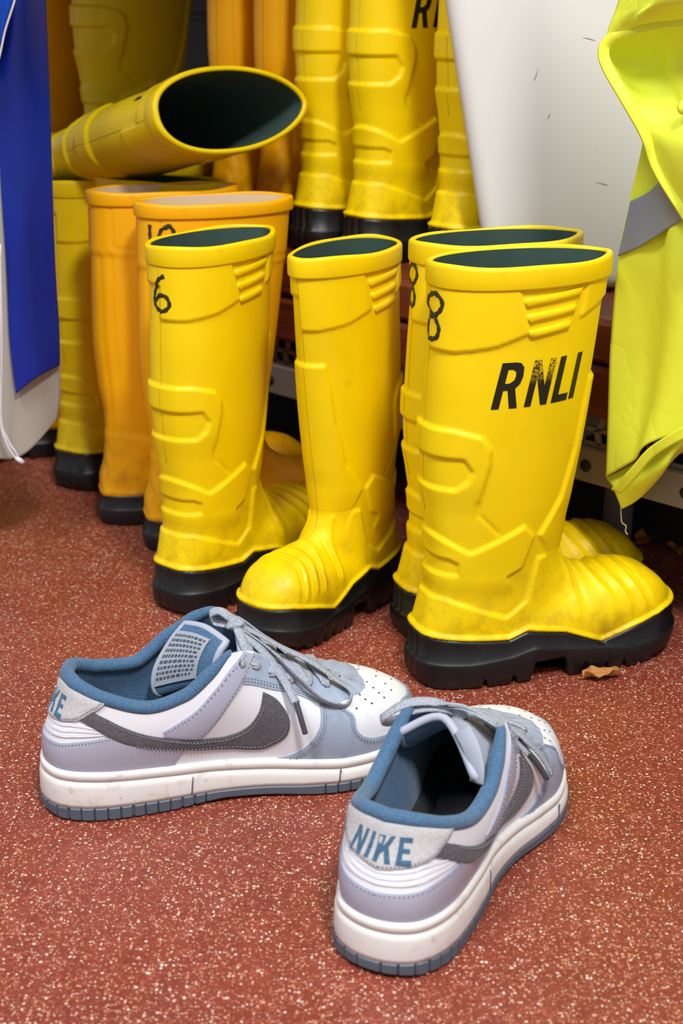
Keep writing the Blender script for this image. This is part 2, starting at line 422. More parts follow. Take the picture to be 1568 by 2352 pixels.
def boot_base(nt, nph):
    C = np.array(CTRL); B = C[:, :2]; Fp = C[:, 2:4]
    d = np.maximum(np.linalg.norm(np.diff(B, axis=0), axis=1), np.linalg.norm(np.diff(Fp, axis=0), axis=1))
    s = np.concatenate([[0], np.cumsum(d)]); t = np.linspace(0, s[-1], nt)
    K = np.stack([pchip(s, C[:, i], t) for i in range(8)], 1)
    ph = np.linspace(0, 2*PI, nph, endpoint=False)
    u = (1-np.cos(ph))/2; sn = np.sin(ph)
    q = np.where(u[None] < .5, K[:, 6:7], K[:, 7:8])
    wy = K[:, 4:5]*np.sign(sn)[None]*np.abs(sn)[None]**q*(1-K[:, 5:6]*(2*u-1)[None])
    P = np.zeros((nt, nph, 3))
    P[..., 0] = K[:, 0:1]+(K[:, 2:3]-K[:, 0:1])*u[None]
    P[..., 2] = K[:, 1:2]+(K[:, 3:4]-K[:, 1:2])*u[None]
    P[..., 1] = -wy                                                   # phi in (0,pi): right side, y < 0
    return P
def emboss(P, style):
    shp = P.shape[:2]; x = P[..., 0].ravel(); y = P[..., 1].ravel(); z = P[..., 2].ravel(); Q = np.stack([x, z], 1)
    d = np.zeros(len(x))
    if style == 'safety':
        xc = np.where(y < 0, x, .176-x); Qc = np.stack([xc, z], 1)     # grips sit forward on the right side, back on the left
        cu = np.maximum(raised(Qc, [(-1, .4), (-1, .306), (.02, .308), (.05, .313), (.080, .323), (.068, .362), (.064, .4)]),
                        raised(Qc, [(.144, .4), (.129, .330), (.16, .341), (1, .348), (1, .4)]))
        d += .0026*cu
        d += .0030*raised(Q, [(-1, .241), (.02, .242), (.042, .236), (.049, .225), (.049, .212), (.041, .176), (.035, .14), (-1, .14)])*sstep(.158, .196, z)
        d -= .0030*raised(Q, [(-1, .219), (.028, .217), (.035, .206), (.032, .197), (.023, .189), (-1, .190)])
        d -= .0012*np.exp(-(pdist(Q, [(.041, .176), (.043, .165), (.06, .147)])/.0018)**2)
        d += .0028*raised(Q, [(-1, .150), (.004, .149), (.037, .129), (.071, .104), (.085, .08), (.06, .05), (-1, .05)])*sstep(.080, .104, z)
        d += .0028*raised(Q, [(.037, .129), (.085, .151), (.096, .139), (.086, .111), (.071, .104)])
        d -= .0024*raised(Q, [(-1, .125), (.022, .123), (.029, .119), (.029, .108), (-1, .107)])
        hg = raised(Q, [(-1, .089), (.02, .085), (.073, .064), (.092, .077), (.102, .117), (.112, .117), (.14, .06), (.14, -1), (-1, -1)])
        d += .0028*hg*(1-sstep(.098, .130, x))
        d += .0032*raised(Q, [(.149, .274), (.143, .248), (.137, .213), (.123, .170), (.101, .139), (.112, .120), (.3, .110), (.3, .274)])*sstep(.112, .142, z+.25*np.maximum(0, .118-x))
        d += .0018*np.exp(-(pdist(Q, [(.130, .124), (.119, .103)])/.0024)**2)*sstep(.030, .036, np.abs(y))
        for ln in ([(.133, .112), (.141, .09), (.145, .05)], [(.150, .11), (.161, .092), (.176, .07), (.184, .045)],
                   [(.168, .11), (.178, .092), (.191, .07), (.199, .045)], [(.187, .11), (.195, .09), (.207, .068), (.215, .045)]):
            g = np.array(ln); fd = (x > .11)*sstep(.046, .062, z)
            d += .0017*np.exp(-(pdist(Q, g)/.0022)**2)*fd
            d -= .0010*np.exp(-(pdist(Q, g+np.array([.0085, 0]))/.0016)**2)*fd
        d += .0012*raised(Q, [(.18, .12), (.195, .092), (.215, .069), (.226, .03), (.4, .03), (.4, .12)], .006)
        zs = zsole(x); d += .0034*np.exp(-((z-zs-.0022)/.0020)**4)
    else:
        d -= .0012*np.exp(-(pdist(Q, [(.030, .372), (.030, .322), (.034, .318), (.4, .318)])/.0016)**2)
        d -= .0012*np.exp(-((z-.366)/.0016)**2)*(x > .03)
        d += .0016*raised(Q, [(-1, .40), (-1, .312), (.4, .312), (.4, .40)], .004)
        for xx in (.016, .027):                                         # long moulded folds down the back
            d -= .0014*np.exp(-(pdist(Q, [(xx, .31), (xx-.002, .22), (xx+.003, .14), (xx+.002, .10)])/.0020)**2)
        d += .0012*raised(Q, [(-1, .108), (.03, .108), (.09, .098), (.12, .07), (.14, 0), (-1, 0)], .004)
        d -= .0014*np.exp(-(pdist(Q, [(.009, .085), (.009, .050)])/.0022)**2)
        d += .0018*raised(Q, [(.155, .12), (.185, .09), (.20, .03), (.4, 0), (.4, .12)], .005)
        zs = zsole_plain(x); d += .0022*np.exp(-((z-zs-.0028)/.0024)**2)
    return d.reshape(shp)
class Boot:
    def __init__(s, style, nt, nph, zs):
        s.style = style; s.zs = zs
        s.P0 = boot_base(nt, nph); s.N0 = normals(s.P0)
        if (s.N0[nt//6, :, :2]*(s.P0[nt//6, :, :2]-s.P0[nt//6, :, :2].mean(0))).sum() < 0: s.N0 = -s.N0
        s.P = s.P0 + s.N0*emboss(s.P0, style)[..., None]
        k = 1-.16*sstep(-.001, -.010, s.P[..., 2]-s.zs(s.P[..., 0])); s.P[..., 1] *= k; s.P[..., 0] = .12+(s.P[..., 0]-.12)*(1-(1-k)*.5)
        nt, nph = s.P.shape[:2]
        s.me_upper = s._mesh('upper', s.P.reshape(-1, 3), gridfaces(nt, nph, True))
        # lining: same shell, offset inwards
        k = max(1, nt//90); L = (s.P0-s.N0*.0016)[::k, ::max(1, nph//80)]
        L = L[:int(len(L)*.93)]; s.L = L
        s.me_lining = s._mesh('lining', L.reshape(-1, 3), [tuple(f)[::-1] for f in gridfaces(L.shape[0], L.shape[1], True)] + [tuple(range((L.shape[0]-1)*L.shape[1], L.shape[0]*L.shape[1]))])
        s._rim(); s._sole(); s._seams()
    def _mesh(s, name, V, F):
        me = bpy.data.meshes.new(name); me.from_pydata(np.asarray(V, float).tolist(), [], [tuple(int(i) for i in f) for f in F]); me.update()
        me.polygons.foreach_set('use_smooth', [True]*len(me.polygons)); me.materials.append(M['black']); return me
    def _rim(s):
        row = s.P0[0]; n = s.N0[1].copy(); n[:, 2] = 0; n /= np.linalg.norm(n, axis=1, keepdims=True)
        nph = len(row); ang = np.linspace(0, 2*PI, nph, endpoint=False)
        wav = .0009*np.sin(ang*2+.6)+.0006*np.sin(ang*5)
        hb = .0165 if s.style == 'safety' else .012
        prof = [(.0018, -hb-.0010), (.0043, -hb), (.0047, -hb+.0012), (.0048, -.0016), (.0043, .0004), (.0030, .0017), (.0006, .0020), (-.0008, .0012), (-.0012, -.0004), (-.0012, -.004)]
        R = np.stack([row + n*o + np.array([0, 0, 1.])*(z+wav[:, None]*(z > -.004)) for o, z in prof])
        s.me_rim = s._mesh('rim_band', R.reshape(-1, 3), gridfaces(len(prof), nph, True, flip=True))
    def _sole(s):
        P = s.P.reshape(-1, 3); c = np.array([.125, 0]); zz = s.zs(P[:, 0]); m = (P[:, 2]-zz > -.003) & (P[:, 2]-zz < .006)
        q = P[m][:, :2]-c; a = np.arctan2(q[:, 1]*2.6, q[:, 0]); r = np.linalg.norm(q, axis=1); NA = 180
        b = ((a+PI)/(2*PI)*NA).astype(int) % NA; R = np.zeros(NA)
        np.maximum.at(R, b, r)
        aa = (np.arange(NA)+.5)/NA*2*PI-PI
        if (R == 0).any(): g = R > 0; R = np.interp(np.arange(NA), np.where(g)[0], R[g])
        for _ in range(2): R = (np.roll(R, 1)+R*2+np.roll(R, -1))/4
        th = np.arctan2(np.sin(aa)/2.6, np.cos(aa)); O = c+np.stack([np.cos(th), np.sin(th)], 1)*R[:, None]
        # even spacing
        Oc = np.vstack([O, O[:1]]); sl = np.concatenate([[0], np.cumsum(np.linalg.norm(np.diff(Oc, axis=0), axis=1))]); NS = 420
        sq = np.linspace(0, sl[-1], NS, endpoint=False); O = np.stack([np.interp(sq, sl, Oc[:, i]) for i in (0, 1)], 1)
        tg = np.roll(O, -1, 0)-np.roll(O, 1, 0); tg /= np.linalg.norm(tg, axis=1, keepdims=True); nr = np.stack([tg[:, 1], -tg[:, 0]], 1)
        if (nr*(O-c)).sum() < 0: nr = -nr
        x = O[:, 0]; zt = s.zs(x)
        if s.style == 'safety':
            zm = np.interp(x, [0, .04, .075, .10, .15, .2, .26], [.026, .025, .028, .034, .027, .022, .030])
            zb = np.where((x > .098) & (x < .132), .019, 0.0); zb = np.convolve(np.r_[zb[-3:], zb, zb[:3]], np.ones(3)/3, 'same')[3:-3]
            lug = np.zeros(NS)
            for xx in (.052, .080, .150, .172, .190, .206, .222): lug = np.maximum(lug, (np.abs(x-xx) < .0024)*1.0)
            zb = np.maximum(zb, lug*.0075); zb = np.maximum(zb, np.interp(x, [0, .006, .012, .205, .262], [.004, .001, 0, 0, .016]))
        else:
            zm = zt*.55; zb = np.zeros(NS); zb = np.where((x > .085) & (x < .12), .010, zb)
            for xx in np.arange(.13, .25, .018): zb = np.maximum(zb, (np.abs(x-xx) < .002)*.006)
        mid = np.maximum(zm, zb+.006)
        rings = [(-.010, zt+.0015), (-.0016, zt), (-.0008, zt-.003), (-.0006, mid+.002), (.0020, mid), (.0027, mid-.0016), (.0026, (mid+zb)/2), (.0016, zb+.003), (-.0008, zb), (-.02, zb)]
        R3 = [np.column_stack([O+nr*o, z]) for o, z in rings]
        V = np.vstack(R3); F = [tuple(f) for f in gridfaces(len(rings), NS, True, flip=True)] + [tuple(range((len(rings)-1)*NS, len(rings)*NS))]
        s.me_sole = s._mesh('sole', V, F)
    def _seams(s):
        nt, nph = s.P.shape[:2]; out = []
        for col, r0, r1 in ((0, .03, .36), (nph//2, .03, .60)):
            i0, i1 = int(nt*r0), int(nt*r1); pts = s.P[i0:i1:3, col]+s.N0[i0:i1:3, col]*.00012
            out.append(ribbon(pts, s.N0[i0:i1:3, col], .0007, .0003))
        V, F = join(out); s.me_seam = s._mesh('mould_line', V, F)
    def on(s, sv, z, off=.0003):
        """point on the shaft: signed girth from the back seam (positive = right side), height"""
        nt, nph = s.P.shape[:2]; half = nph//2
        zc = s.P0[:, 0, 2]; i = int(np.argmin(np.abs(zc[:nt//2]-z))); rows = []
        side = 1 if sv >= 0 else -1
        idx = np.arange(half+1) if side > 0 else (-np.arange(half+1)) % nph
        # several passes: rows tilt, so pick the point whose own z matches
        best = None
        for j in (i-2, i-1, i, i+1, i+2, i+3, i+4, i-3, i-4):
            if j < 0: continue
            r = s.P[j, idx]; g = np.concatenate([[0], np.cumsum(np.linalg.norm(np.diff(s.P0[j, idx], axis=0), axis=1))])
            p = np.array([np.interp(abs(sv), g, r[:, k]) for k in range(3)]); n = np.array([np.interp(abs(sv), g, s.N0[j, idx][:, k]) for k in range(3)])
            rows.append((p[2], p, n))
        rows.sort(key=lambda a: a[0]); zs_ = [a[0] for a in rows]
        p = np.array([np.interp(z, zs_, [a[1][k] for a in rows]) for k in range(3)]); n = np.array([np.interp(z, zs_, [a[2][k] for a in rows]) for k in range(3)])
        p[2] = z if zs_[0] <= z <= zs_[-1] else p[2]
        n /= np.linalg.norm(n); return p+n*off, n
    def decal(s, poly, off=.0005, step=.004):
        """flat print: polygon in (girth, height) laid on the shaft"""
        b = densify(poly, step); n = len(b); lo, hi = b.min(0), b.max(0)
        pts = [Vector(p) for p in b]
        gx, gy = np.meshgrid(np.arange(lo[0]+step, hi[0], step), np.arange(lo[1]+step, hi[1], step)); G = np.stack([gx.ravel(), gy.ravel()], 1)
        if len(G): G = G[sdf(G, b) < -step*.4]; pts += [Vector(p) for p in G]
        v, e, f, *_ = delaunay_2d_cdt(pts, [], [list(range(n))], 1, 1e-6)
        return [s.on(p[0], p[1], off)[0] for p in v], [tuple(q) for q in f]
    def stroke(s, line, w, off=.0005):
        L = densify(catmull(line, 6), .0015, False); P = []; N = []
        for a, b in L: p, n = s.on(a, b, off); P.append(p); N.append(n)
        k = len(P); ww = w*(1+.18*np.sin(np.arange(k)*.9))
        V, F = ribbon(P, N, ww, .0004); return V, F
    def ridge(s, a, b, c, d, h):
        """raised bar on the cuff between corners a,b (top) and d,c (bottom) in (girth, height)"""
        V = []
        n = 9
        for (hh, ins) in ((-.0005, -.0008), (h*.75, .0002), (h, .0014)):
            for edge in (0, 1):
                for i in range(n):
                    f = i/(n-1); t = np.array(a)*(1-f)+np.array(b)*f; q = np.array(d)*(1-f)+np.array(c)*f
                    m = (t+q)/2; e = (t if edge == 0 else q); e = e+(m-e)*min(.9, max(-.5, ins/(np.linalg.norm(m-e)+1e-9)))
                    ex = (b[0]-a[0]); e = np.array([e[0]+(ins if i == 0 else (-ins if i == n-1 else 0)), e[1]])
                    V.append(s.on(e[0], e[1], hh)[0])
        F = []
        def id(l, e, i): return l*2*n+e*n+i
        for l in (0, 1):
            for i in range(n-1):
                F.append((id(l, 0, i), id(l, 0, i+1), id(l+1, 0, i+1), id(l+1, 0, i))); F.append((id(l, 1, i+1), id(l, 1, i), id(l+1, 1, i), id(l+1, 1, i+1)))
            F.append((id(l, 1, 0), id(l, 0, 0), id(l+1, 0, 0), id(l+1, 1, 0))); F.append((id(l, 0, n-1), id(l, 1, n-1), id(l+1, 1, n-1), id(l+1, 0, n-1)))
        for i in range(n-1): F.append((id(2, 0, i), id(2, 0, i+1), id(2, 1, i+1), id(2, 1, i)))
        return V, F

SB = Boot('safety', 330, 220, zsole)
OB = Boot('plain', 190, 130, zsole_plain)
def gx(x, z=.34):
    j = int(np.argmin(np.abs(SB.P0[:150, 0, 2]-z))); r = SB.P0[j, :SB.P0.shape[1]//2+1]; g = np.concatenate([[0], np.cumsum(np.linalg.norm(np.diff(r, axis=0), axis=1))])
    return float(np.interp(x, r[:, 0], g))
RID = []
for k in range(3):
    xl, xr, z0 = .071+.0035*k, .128-.0045*k, .3515-.0132*k
    RID.append([(gx(xl), z0), (gx(xr), z0+.0045), (gx(xr-.002), z0-.0015), (gx(xl+.003), z0-.0062)])
SB.me_rid = []
G_half = float(np.linalg.norm(np.diff(SB.P0[30, :len(SB.P0[30])//2+1], axis=0), axis=1).sum())
for q in RID[:3]:
    V, F = SB.ridge(*q, .0034); SB.me_rid.append(SB._mesh('grip_ridge', V, F))
    ql = [(-(G_half-p[0]), p[1]) for p in (q[0], q[1], q[2], q[3])]
    V, F = SB.ridge(*ql, .0034); SB.me_rid.append(SB._mesh('grip_ridge', V, [f[::-1] for f in F]))

# letters in a unit frame (x right, y up), slanted later
LET = {
 'R': [[(0, 0), (.17, 0), (.17, .40), (.27, .40), (.40, 0), (.58, 0), (.43, .43), (.52, .53), (.55, .68), (.52, .88), (.42, .98), (.30, 1), (0, 1)], [(.17, .55), (.27, .55), (.36, .61), (.38, .70), (.36, .80), (.27, .85), (.17, .85)]],
 'N': [[(0, 0), (.16, 0), (.16, .62), (.40, 0), (.56, 0), (.56, 1), (.40, 1), (.40, .42), (.17, 1), (0, 1)]],
 'L': [[(0, 0), (.46, 0), (.46, .16), (.17, .16), (.17, 1), (0, 1)]],
 'I': [[(0, 0), (.17, 0), (.17, 1), (0, 1)]],
 'K': [[(0, 0), (.20, 0), (.20, .32), (.28, .44), (.44, 0), (.67, 0), (.43, .60), (.66, 1), (.43, 1), (.20, .60), (.20, 1), (0, 1)]],
 'E': [[(0, 0), (.54, 0), (.54, .20), (.20, .20), (.20, .41), (.46, .41), (.46, .59), (.20, .59), (.20, .80), (.54, .80), (.54, 1), (0, 1)]]}
def letter(ch, x, y, w, h, slant=0.0):
    out = []
    for ring in LET[ch]: out.append([(x+p[0]*w+p[1]*slant, y+p[1]*h) for p in ring])
    if ch == 'R':   # bridge the counter into one outline
        o, i = out; out = [o[:2]+[i[0]]+i[::-1][:6]+[i[0]]+[(o[1][0]+1e-5, i[0][1]-1e-4)]+o[2:]]
        o, i = [[(x+p[0]*w+p[1]*slant, y+p[1]*h) for p in r] for r in LET['R']]
        L0, L1 = (x+.17*w+.70*slant, y+.70*h), (x+.70*slant, y+.70*h)
        lower = [o[0], o[1], o[2], o[3], o[4], o[5], o[6], o[7], o[8], i[3], i[2], i[1], i[0], L0, L1]
        upper = [L1, L0, i[6], i[5], i[4], i[3], o[8], o[9], o[10], o[11], o[12]]
        return [lower, upper]
    return out
def boot_text(boot, parent, sv, z, h):
    root = None; x = sv
    sl = h*.17
    for ch, dx, mat in (('R', 0, 'print'), ('N', .0290, 'print_worn'), ('L', .0555, 'print'), ('I', .0760, 'print')):
        prt = [boot.decal(p) for p in letter(ch, sv+dx, z, h, h, sl)]
        V, F = join(prt); o = mk('letter', V, F, M[mat], parent); o['label'] = 'black printed letter ' + ch
FIG = {'6': [[(.55, 1.0), (.30, .85), (.08, .5), (.05, .2), (.25, 0), (.55, .02), (.72, .2), (.6, .42), (.3, .42), (.1, .25)]],
       '8': [[(.35, .55), (.1, .68), (.12, .88), (.4, 1.0), (.62, .92), (.68, .75), (.5, .55), (.2, .45), (.0, .25), (.08, .06), (.35, 0), (.58, .08), (.62, .3), (.45, .5), (.35, .55)]],
       '10': [[(0, 1), (.02, .5), (.05, 0)], [(.75, .95), (.45, .8), (.4, .4), (.5, .05), (.8, .02), (1.0, .3), (1.0, .75), (.8, .98), (.62, .92)]],
       '1': [[(0, 1), (.08, .6), (.14, 0)]], '4': [[(.5, 1), (.1, .45), (.6, .4)], [(.45, .7), (.5, 0)]],
       '11': [[(0, 1), (.02, 0)], [(.3, 1), (.33, 0)]]}
def boot_mark(boot, parent, fig, sv, z, w, h, mat='ink', lw=.0040, name='marker_number'):
    prt = [boot.stroke([(sv+p[0]*w, z+p[1]*h) for p in ln], lw) for ln in FIG[fig]]
    V, F = join(prt); return mk(name, V, F, M[mat], parent)
def make_boot(boot, name, color, label, loc, ang, scale=(1, 1, 1), group=None, rot=None, seam='seam', lining='lining'):
    r = empty(name, loc, rot or (0, 0, math.radians(ang)), scale); tag(r, label, 'boot', group)
    inst('upper', boot.me_upper, r, M[color]); inst('rim_band', boot.me_rim, r, M[color])
    inst('sole', boot.me_sole, r, M['black']); inst('lining', boot.me_lining, r, M[lining])
    inst('mould_line', boot.me_seam, r, M[seam])
    if boot is SB:
        for m in boot.me_rid: inst('grip_ridge', m, r, M[color])
    return r
GY = 'yellow safety boots'; GO = 'orange rubber boots'
A = make_boot(SB, 'rubber_boot', 'yellow', 'nearest yellow rubber boot with RNLI print and 8, toe pointing right', (.065, 1.150, 0), 20, (1, .97, 1.0), group=GY)
boot_text(SB, A, gx(.048, .28), .2605, .039); boot_mark(SB, A, '8', -.006, .316, .034, .038)
Bb = make_boot(SB, 'rubber_boot', 'yellow', 'yellow boot mostly hidden behind the boot printed RNLI, its toe showing', (.055, 1.243, 0), 20, (1, .96, 1.0), group=GY)
boot_mark(SB, Bb, '8', -.012, .320, .030, .038)
Cc = make_boot(SB, 'rubber_boot', 'yellow', 'yellow boot marked 6, heel towards the viewer, left of the front-facing boot', (-.173, 1.290, 0), 50, (.90, .93, .962), group=GY)
boot_mark(SB, Cc, '6', -.010, .317, .032, .034)
Dd = make_boot(SB, 'rubber_boot', 'yellow', 'yellow boot in the middle with its toe turned to the viewer', (.048, 1.369, 0), 232, (.83, .82, .955), group=GY)
Gg = make_boot(SB, 'rubber_boot', 'lemon', 'greenish yellow boot seen from the heel beside the blue hanging bag', (-.333, 1.640, 0), 60, (.93, 1, .985), group=GY)
boot_mark(SB, Gg, '11', -.030, .335, .026, .028)
G2 = make_boot(SB, 'rubber_boot', 'lemon', 'greenish yellow boot behind the orange pair, only its rim showing', (-.288, 1.668, 0), -22, (.98, .70, 1.0), group=GY)
Ee = make_boot(OB, 'rubber_boot', 'orange', 'orange rubber boot on the floor, left one of the pair with pale lining', (-.281, 1.540, 0), 16, (1, .82, 1.0), group=GO, seam='seam_o', lining='lining_pale')
Ff = make_boot(OB, 'rubber_boot', 'orange', 'orange rubber boot marked 10 behind the yellow boot marked 6', (-.219, 1.462, 0), 16, (1, .86, 1.0), group=GO, seam='seam_o', lining='lining_pale')
boot_mark(OB, Ff, '10', .028, .326, .026, .032); boot_mark(OB, Ff, '10', .095, .330, .034, .026, 'ink_red', .0020, 'red_marker_number')
Hh = make_boot(OB, 'rubber_boot', 'orange', 'orange boot at far left half covered by the blue hanging bag', (-.33, 1.815, 0), 196, (1.05, .9, 1.07), group=GO, seam='seam_o')
bz = SH+.0005
Jj = make_boot(SB, 'rubber_boot', 'lemon', 'large dull yellow boot standing at the left end of the bench in shade', (-.355, 1.985, bz), 38, (1.14, 1.05, 1.05), group=GY)
K1 = make_boot(OB, 'rubber_boot', 'orange', 'orange boot on the bench behind the boot lying on its side', (-.150, 1.765, bz), 58, (1.0, .80, 1.0), group=GO, seam='seam_o')
K2 = make_boot(OB, 'rubber_boot', 'orange', 'orange boot on the bench next to the left yellow bench boot', (-.092, 1.690, bz), 55, (1.0, .80, 1.0), group=GO, seam='seam_o')
L1 = make_boot(SB, 'rubber_boot', 'yellow', 'leftmost of the three yellow boots standing on the bench', (-.044, 1.618, bz), 47, (1.0, .88, 1.0), group=GY)
L2 = make_boot(SB, 'rubber_boot', 'yellow', 'middle of the three yellow bench boots, cropped RNLI print', (.014, 1.553, bz), 44, (1.02, .92, 1.0), group=GY)
boot_text(SB, L2, gx(.044, .26), .2440, .037)
L3 = make_boot(SB, 'rubber_boot', 'yellow', 'rightmost yellow bench boot beside the white plastic panel', (.103, 1.482, bz), 46, (1.0, .90, 1.0), group=GY)
boot_mark(SB, L3, '4', .004, .262, .022, .026)
Nn = make_boot(OB, 'rubber_boot', 'orange', 'orange boot in deep shade at the far left end of the bench', (-.47, 2.07, bz), 40, (1.02, .9, 1.05), group=GO, seam='seam_o')
# the boot lying over the rims: axis from the opening back to the left, resting on the greenish boots
def lying():
    top = np.array([-.113, 1.550, .461]); foot = np.array([-.305, 1.800, .374])
    zax = top-foot; zax /= np.linalg.norm(zax)
    xax = np.array([.86, .45, .06]); xax -= zax*(xax@zax); xax /= np.linalg.norm(xax); yax = np.cross(zax, xax)
    Rm = Matrix((xax, yax, zax)).transposed(); loc = top - zax*.376*1.08 - xax*.107
    return loc, Rm.to_euler()
loc, rot = lying()
Ii = make_boot(SB, 'rubber_boot', 'lemon', 'yellow boot lying across the boot tops, its dark opening towards the viewer', loc, 0, (1.16, .95, 1.08), group=GY, rot=rot)
boot_mark(SB, Ii, '11', -.034, .322, .010, .016, lw=.0024)

# ------------------------------------------------------------------ sneakers
OUTL = [(0, 0), (.003, -.014), (.012, -.0255), (.030, -.0335), (.055, -.0365), (.09, -.0360), (.125, -.0340), (.16, -.0370), (.195, -.0448), (.222, -.0488), (.250, -.0455), (.273, -.0340), (.289, -.0170), (.2945, 0)]
class Sneaker:
    NA = 400; NH = 70
    def __init__(s, flare=1.0, left=0.0):
        r = catmull(np.array([(OUTL[1][0], -OUTL[1][1])]+OUTL+[(OUTL[-2][0], -OUTL[-2][1])]), 24)[24:-24]
        full = np.vstack([r, np.stack([r[::-1, 0], -r[::-1, 1]], 1)[1:-1]])
        fc = np.vstack([full, full[:1]]); g = np.concatenate([[0], np.cumsum(np.linalg.norm(np.diff(fc, axis=0), axis=1))]); s.LEN = g[-1]
        q = np.linspace(0, s.LEN, s.NA, endpoint=False); s.O = np.stack([np.interp(q, g, fc[:, i]) for i in (0, 1)], 1)
        tg = np.roll(s.O, -2, 0)-np.roll(s.O, 2, 0); tg /= np.linalg.norm(tg, axis=1, keepdims=True); s.No = np.stack([tg[:, 1], -tg[:, 0]], 1)
        if (s.No*(s.O-np.array([.15, 0]))).sum() < 0: s.No = -s.No
        # columns: bottom x, top point, P1 (out, up fraction), P2 (out, down)
        T = np.array([(0, .019, 0, .107, .0055, .45, .0035, .034), (.014, .0255, -.0175, .1055, .0055, .45, .004, .032), (.042, .045, -.0275, .0965, .004, .45, .006, .028),
             (.082, .079, -.0305, .0865, .003, .45, .007, .024), (.108, .104, -.0300, .0925, .003, .45, .009, .028), (.127, .126, -.0270, .1085, .003, .45, .012, .034),
             (.140, .141, -.0235, .1195, .003, .45, .015, .040), (.153, .1525, -.0205, .1180, .003, .45, .017, .040), (.182, .178, -.0170, .1010, .003, .45, .020, .026),
             (.216, .203, -.0145, .0860, .003, .5, .024, .012), (.254, .221, -.0105, .0765, .003, .60, .030, .003), (.283, .230, -.0050, .0725, .003, .66, .037, .001), (.2945, .2325, 0, .0718, .003, .68, .039, .001)])
        T[:, 2] *= np.interp(np.arange(13), [0, 1, 3, 6, 8, 10, 12], [1, 1, 1+(flare-1)*.5, flare, flare, 1+(flare-1)*.4, 1])
        nh = s.NA//2; xr = s.O[:nh+1, 0]; arr = np.linspace(0, .5, nh+1)
        ak = np.interp(T[:, 0], xr, arr); ak[0] = 0; ak[-1] = .5; s.ak = ak
        K = np.stack([pchip(ak, T[:, i], arr) for i in range(8)], 1)
        K[0, 2] = 0; K[-1, 2] = 0
        idx = np.concatenate([np.arange(nh+1), np.arange(nh-1, 0, -1)]); sg = np.where(np.arange(s.NA) <= nh, 1, -1)
        K = K[idx]; s.K = K
        s.Tp = np.column_stack([K[:, 1], K[:, 2]*sg, K[:, 3]])
        lf = left*np.where(sg < 0, np.interp(np.minimum(np.arange(s.NA), s.NA-np.arange(s.NA))/s.NA, [0, ak[2], ak[3], ak[4], ak[5], ak[6], ak[7], ak[9]], [0, 0, .35, 1, .9, .55, .4, 0]), 0)
        s.Tp[:, 2] += .017*lf; s.Tp[:, 1] += .006*lf; K[:, 3] = s.Tp[:, 2]
        s.zt = lambda x: np.interp(x, [0, .03, .08, .15, .22, .26, .2945], [.0405, .040, .0370, .0315, .0280, .0290, .0320])
        P0 = np.column_stack([s.O-s.No*.0022, s.zt(s.O[:, 0])-.003]); dz = s.Tp[:, 2]-P0[:, 2]
        n3 = np.column_stack([s.No, np.zeros(s.NA)]); up = np.array([0, 0, 1.])
        P1 = P0+n3*K[:, 4:5]+up*(dz*K[:, 5])[:, None]
        P2 = s.Tp+n3*K[:, 6:7]-up*K[:, 7:8]
        h = np.linspace(0, 1, s.NH)[:, None, None]
        S = (1-h)**3*P0[None]+3*h*(1-h)**2*P1[None]+3*h*h*(1-h)*P2[None]+h**3*s.Tp[None]
        # wear creases across the toe break
        cr = .0009*np.sin((S[..., 0]-.02*np.abs(S[..., 1]/.04))*520)*np.exp(-((S[..., 0]-.232)/.014)**2)*sstep(.2, .5, h[..., 0])
        S[..., 2] += cr*.8
        s.S = S; s.N = normals(S)
        c = np.array([.14, 0, .05])
        if (s.N[5]*(S[5]-c)).sum() < 0: s.N = -s.N
    def ev(s, a, h, off=0.0):
        a = (a % 1.0)*s.NA; h = np.clip(h, 0, 1)*(s.NH-1)
        i = int(a) % s.NA; j = min(int(h), s.NH-2); fa = a-int(a); fh = h-j; i2 = (i+1) % s.NA
        w = ((1-fa)*(1-fh), fa*(1-fh), (1-fa)*fh, fa*fh)
        p = w[0]*s.S[j, i]+w[1]*s.S[j, i2]+w[2]*s.S[j+1, i]+w[3]*s.S[j+1, i2]
        n = w[0]*s.N[j, i]+w[1]*s.N[j, i2]+w[2]*s.N[j+1, i]+w[3]*s.N[j+1, i2]; n /= np.linalg.norm(n)
        return p+n*off, n
    def ah(s, x, z):
        """(a,h) on the right side for a spot seen from the side"""
        nh = s.NA//2; X = s.S[:, :nh+1, 0]; Z = s.S[:, :nh+1, 2]
        k = np.argmin((X-x)**2+(Z-z)**2); j, i = np.unravel_index(k, X.shape); a, h = i/s.NA, j/(s.NH-1)
        for _ in range(4):
            e = 1e-3; p = s.ev(a, h)[0]; pa = (s.ev(a+e, h)[0]-p)/e; phh = (s.ev(a, min(h+e, 1))[0]-s.ev(a, max(h-e, 0))[0])/(min(h+e, 1)-max(h-e, 0))
            J = np.array([[pa[0], phh[0]], [pa[2], phh[2]]]); r = np.array([x-p[0], z-p[2]])
            if abs(np.linalg.det(J)) < 1e-5: break
            dlt = np.linalg.solve(J, r); dlt = np.clip(dlt, -.01, .01); a = min(max(a+dlt[0], 0), .5); h = min(max(h+dlt[1], 0), 1)
        return (a, h)
    def hz(s, a, z):
        i = int(round((a % 1)*s.NA)) % s.NA; return float(np.interp(z, s.S[:, i, 2], np.linspace(0, 1, s.NH)))
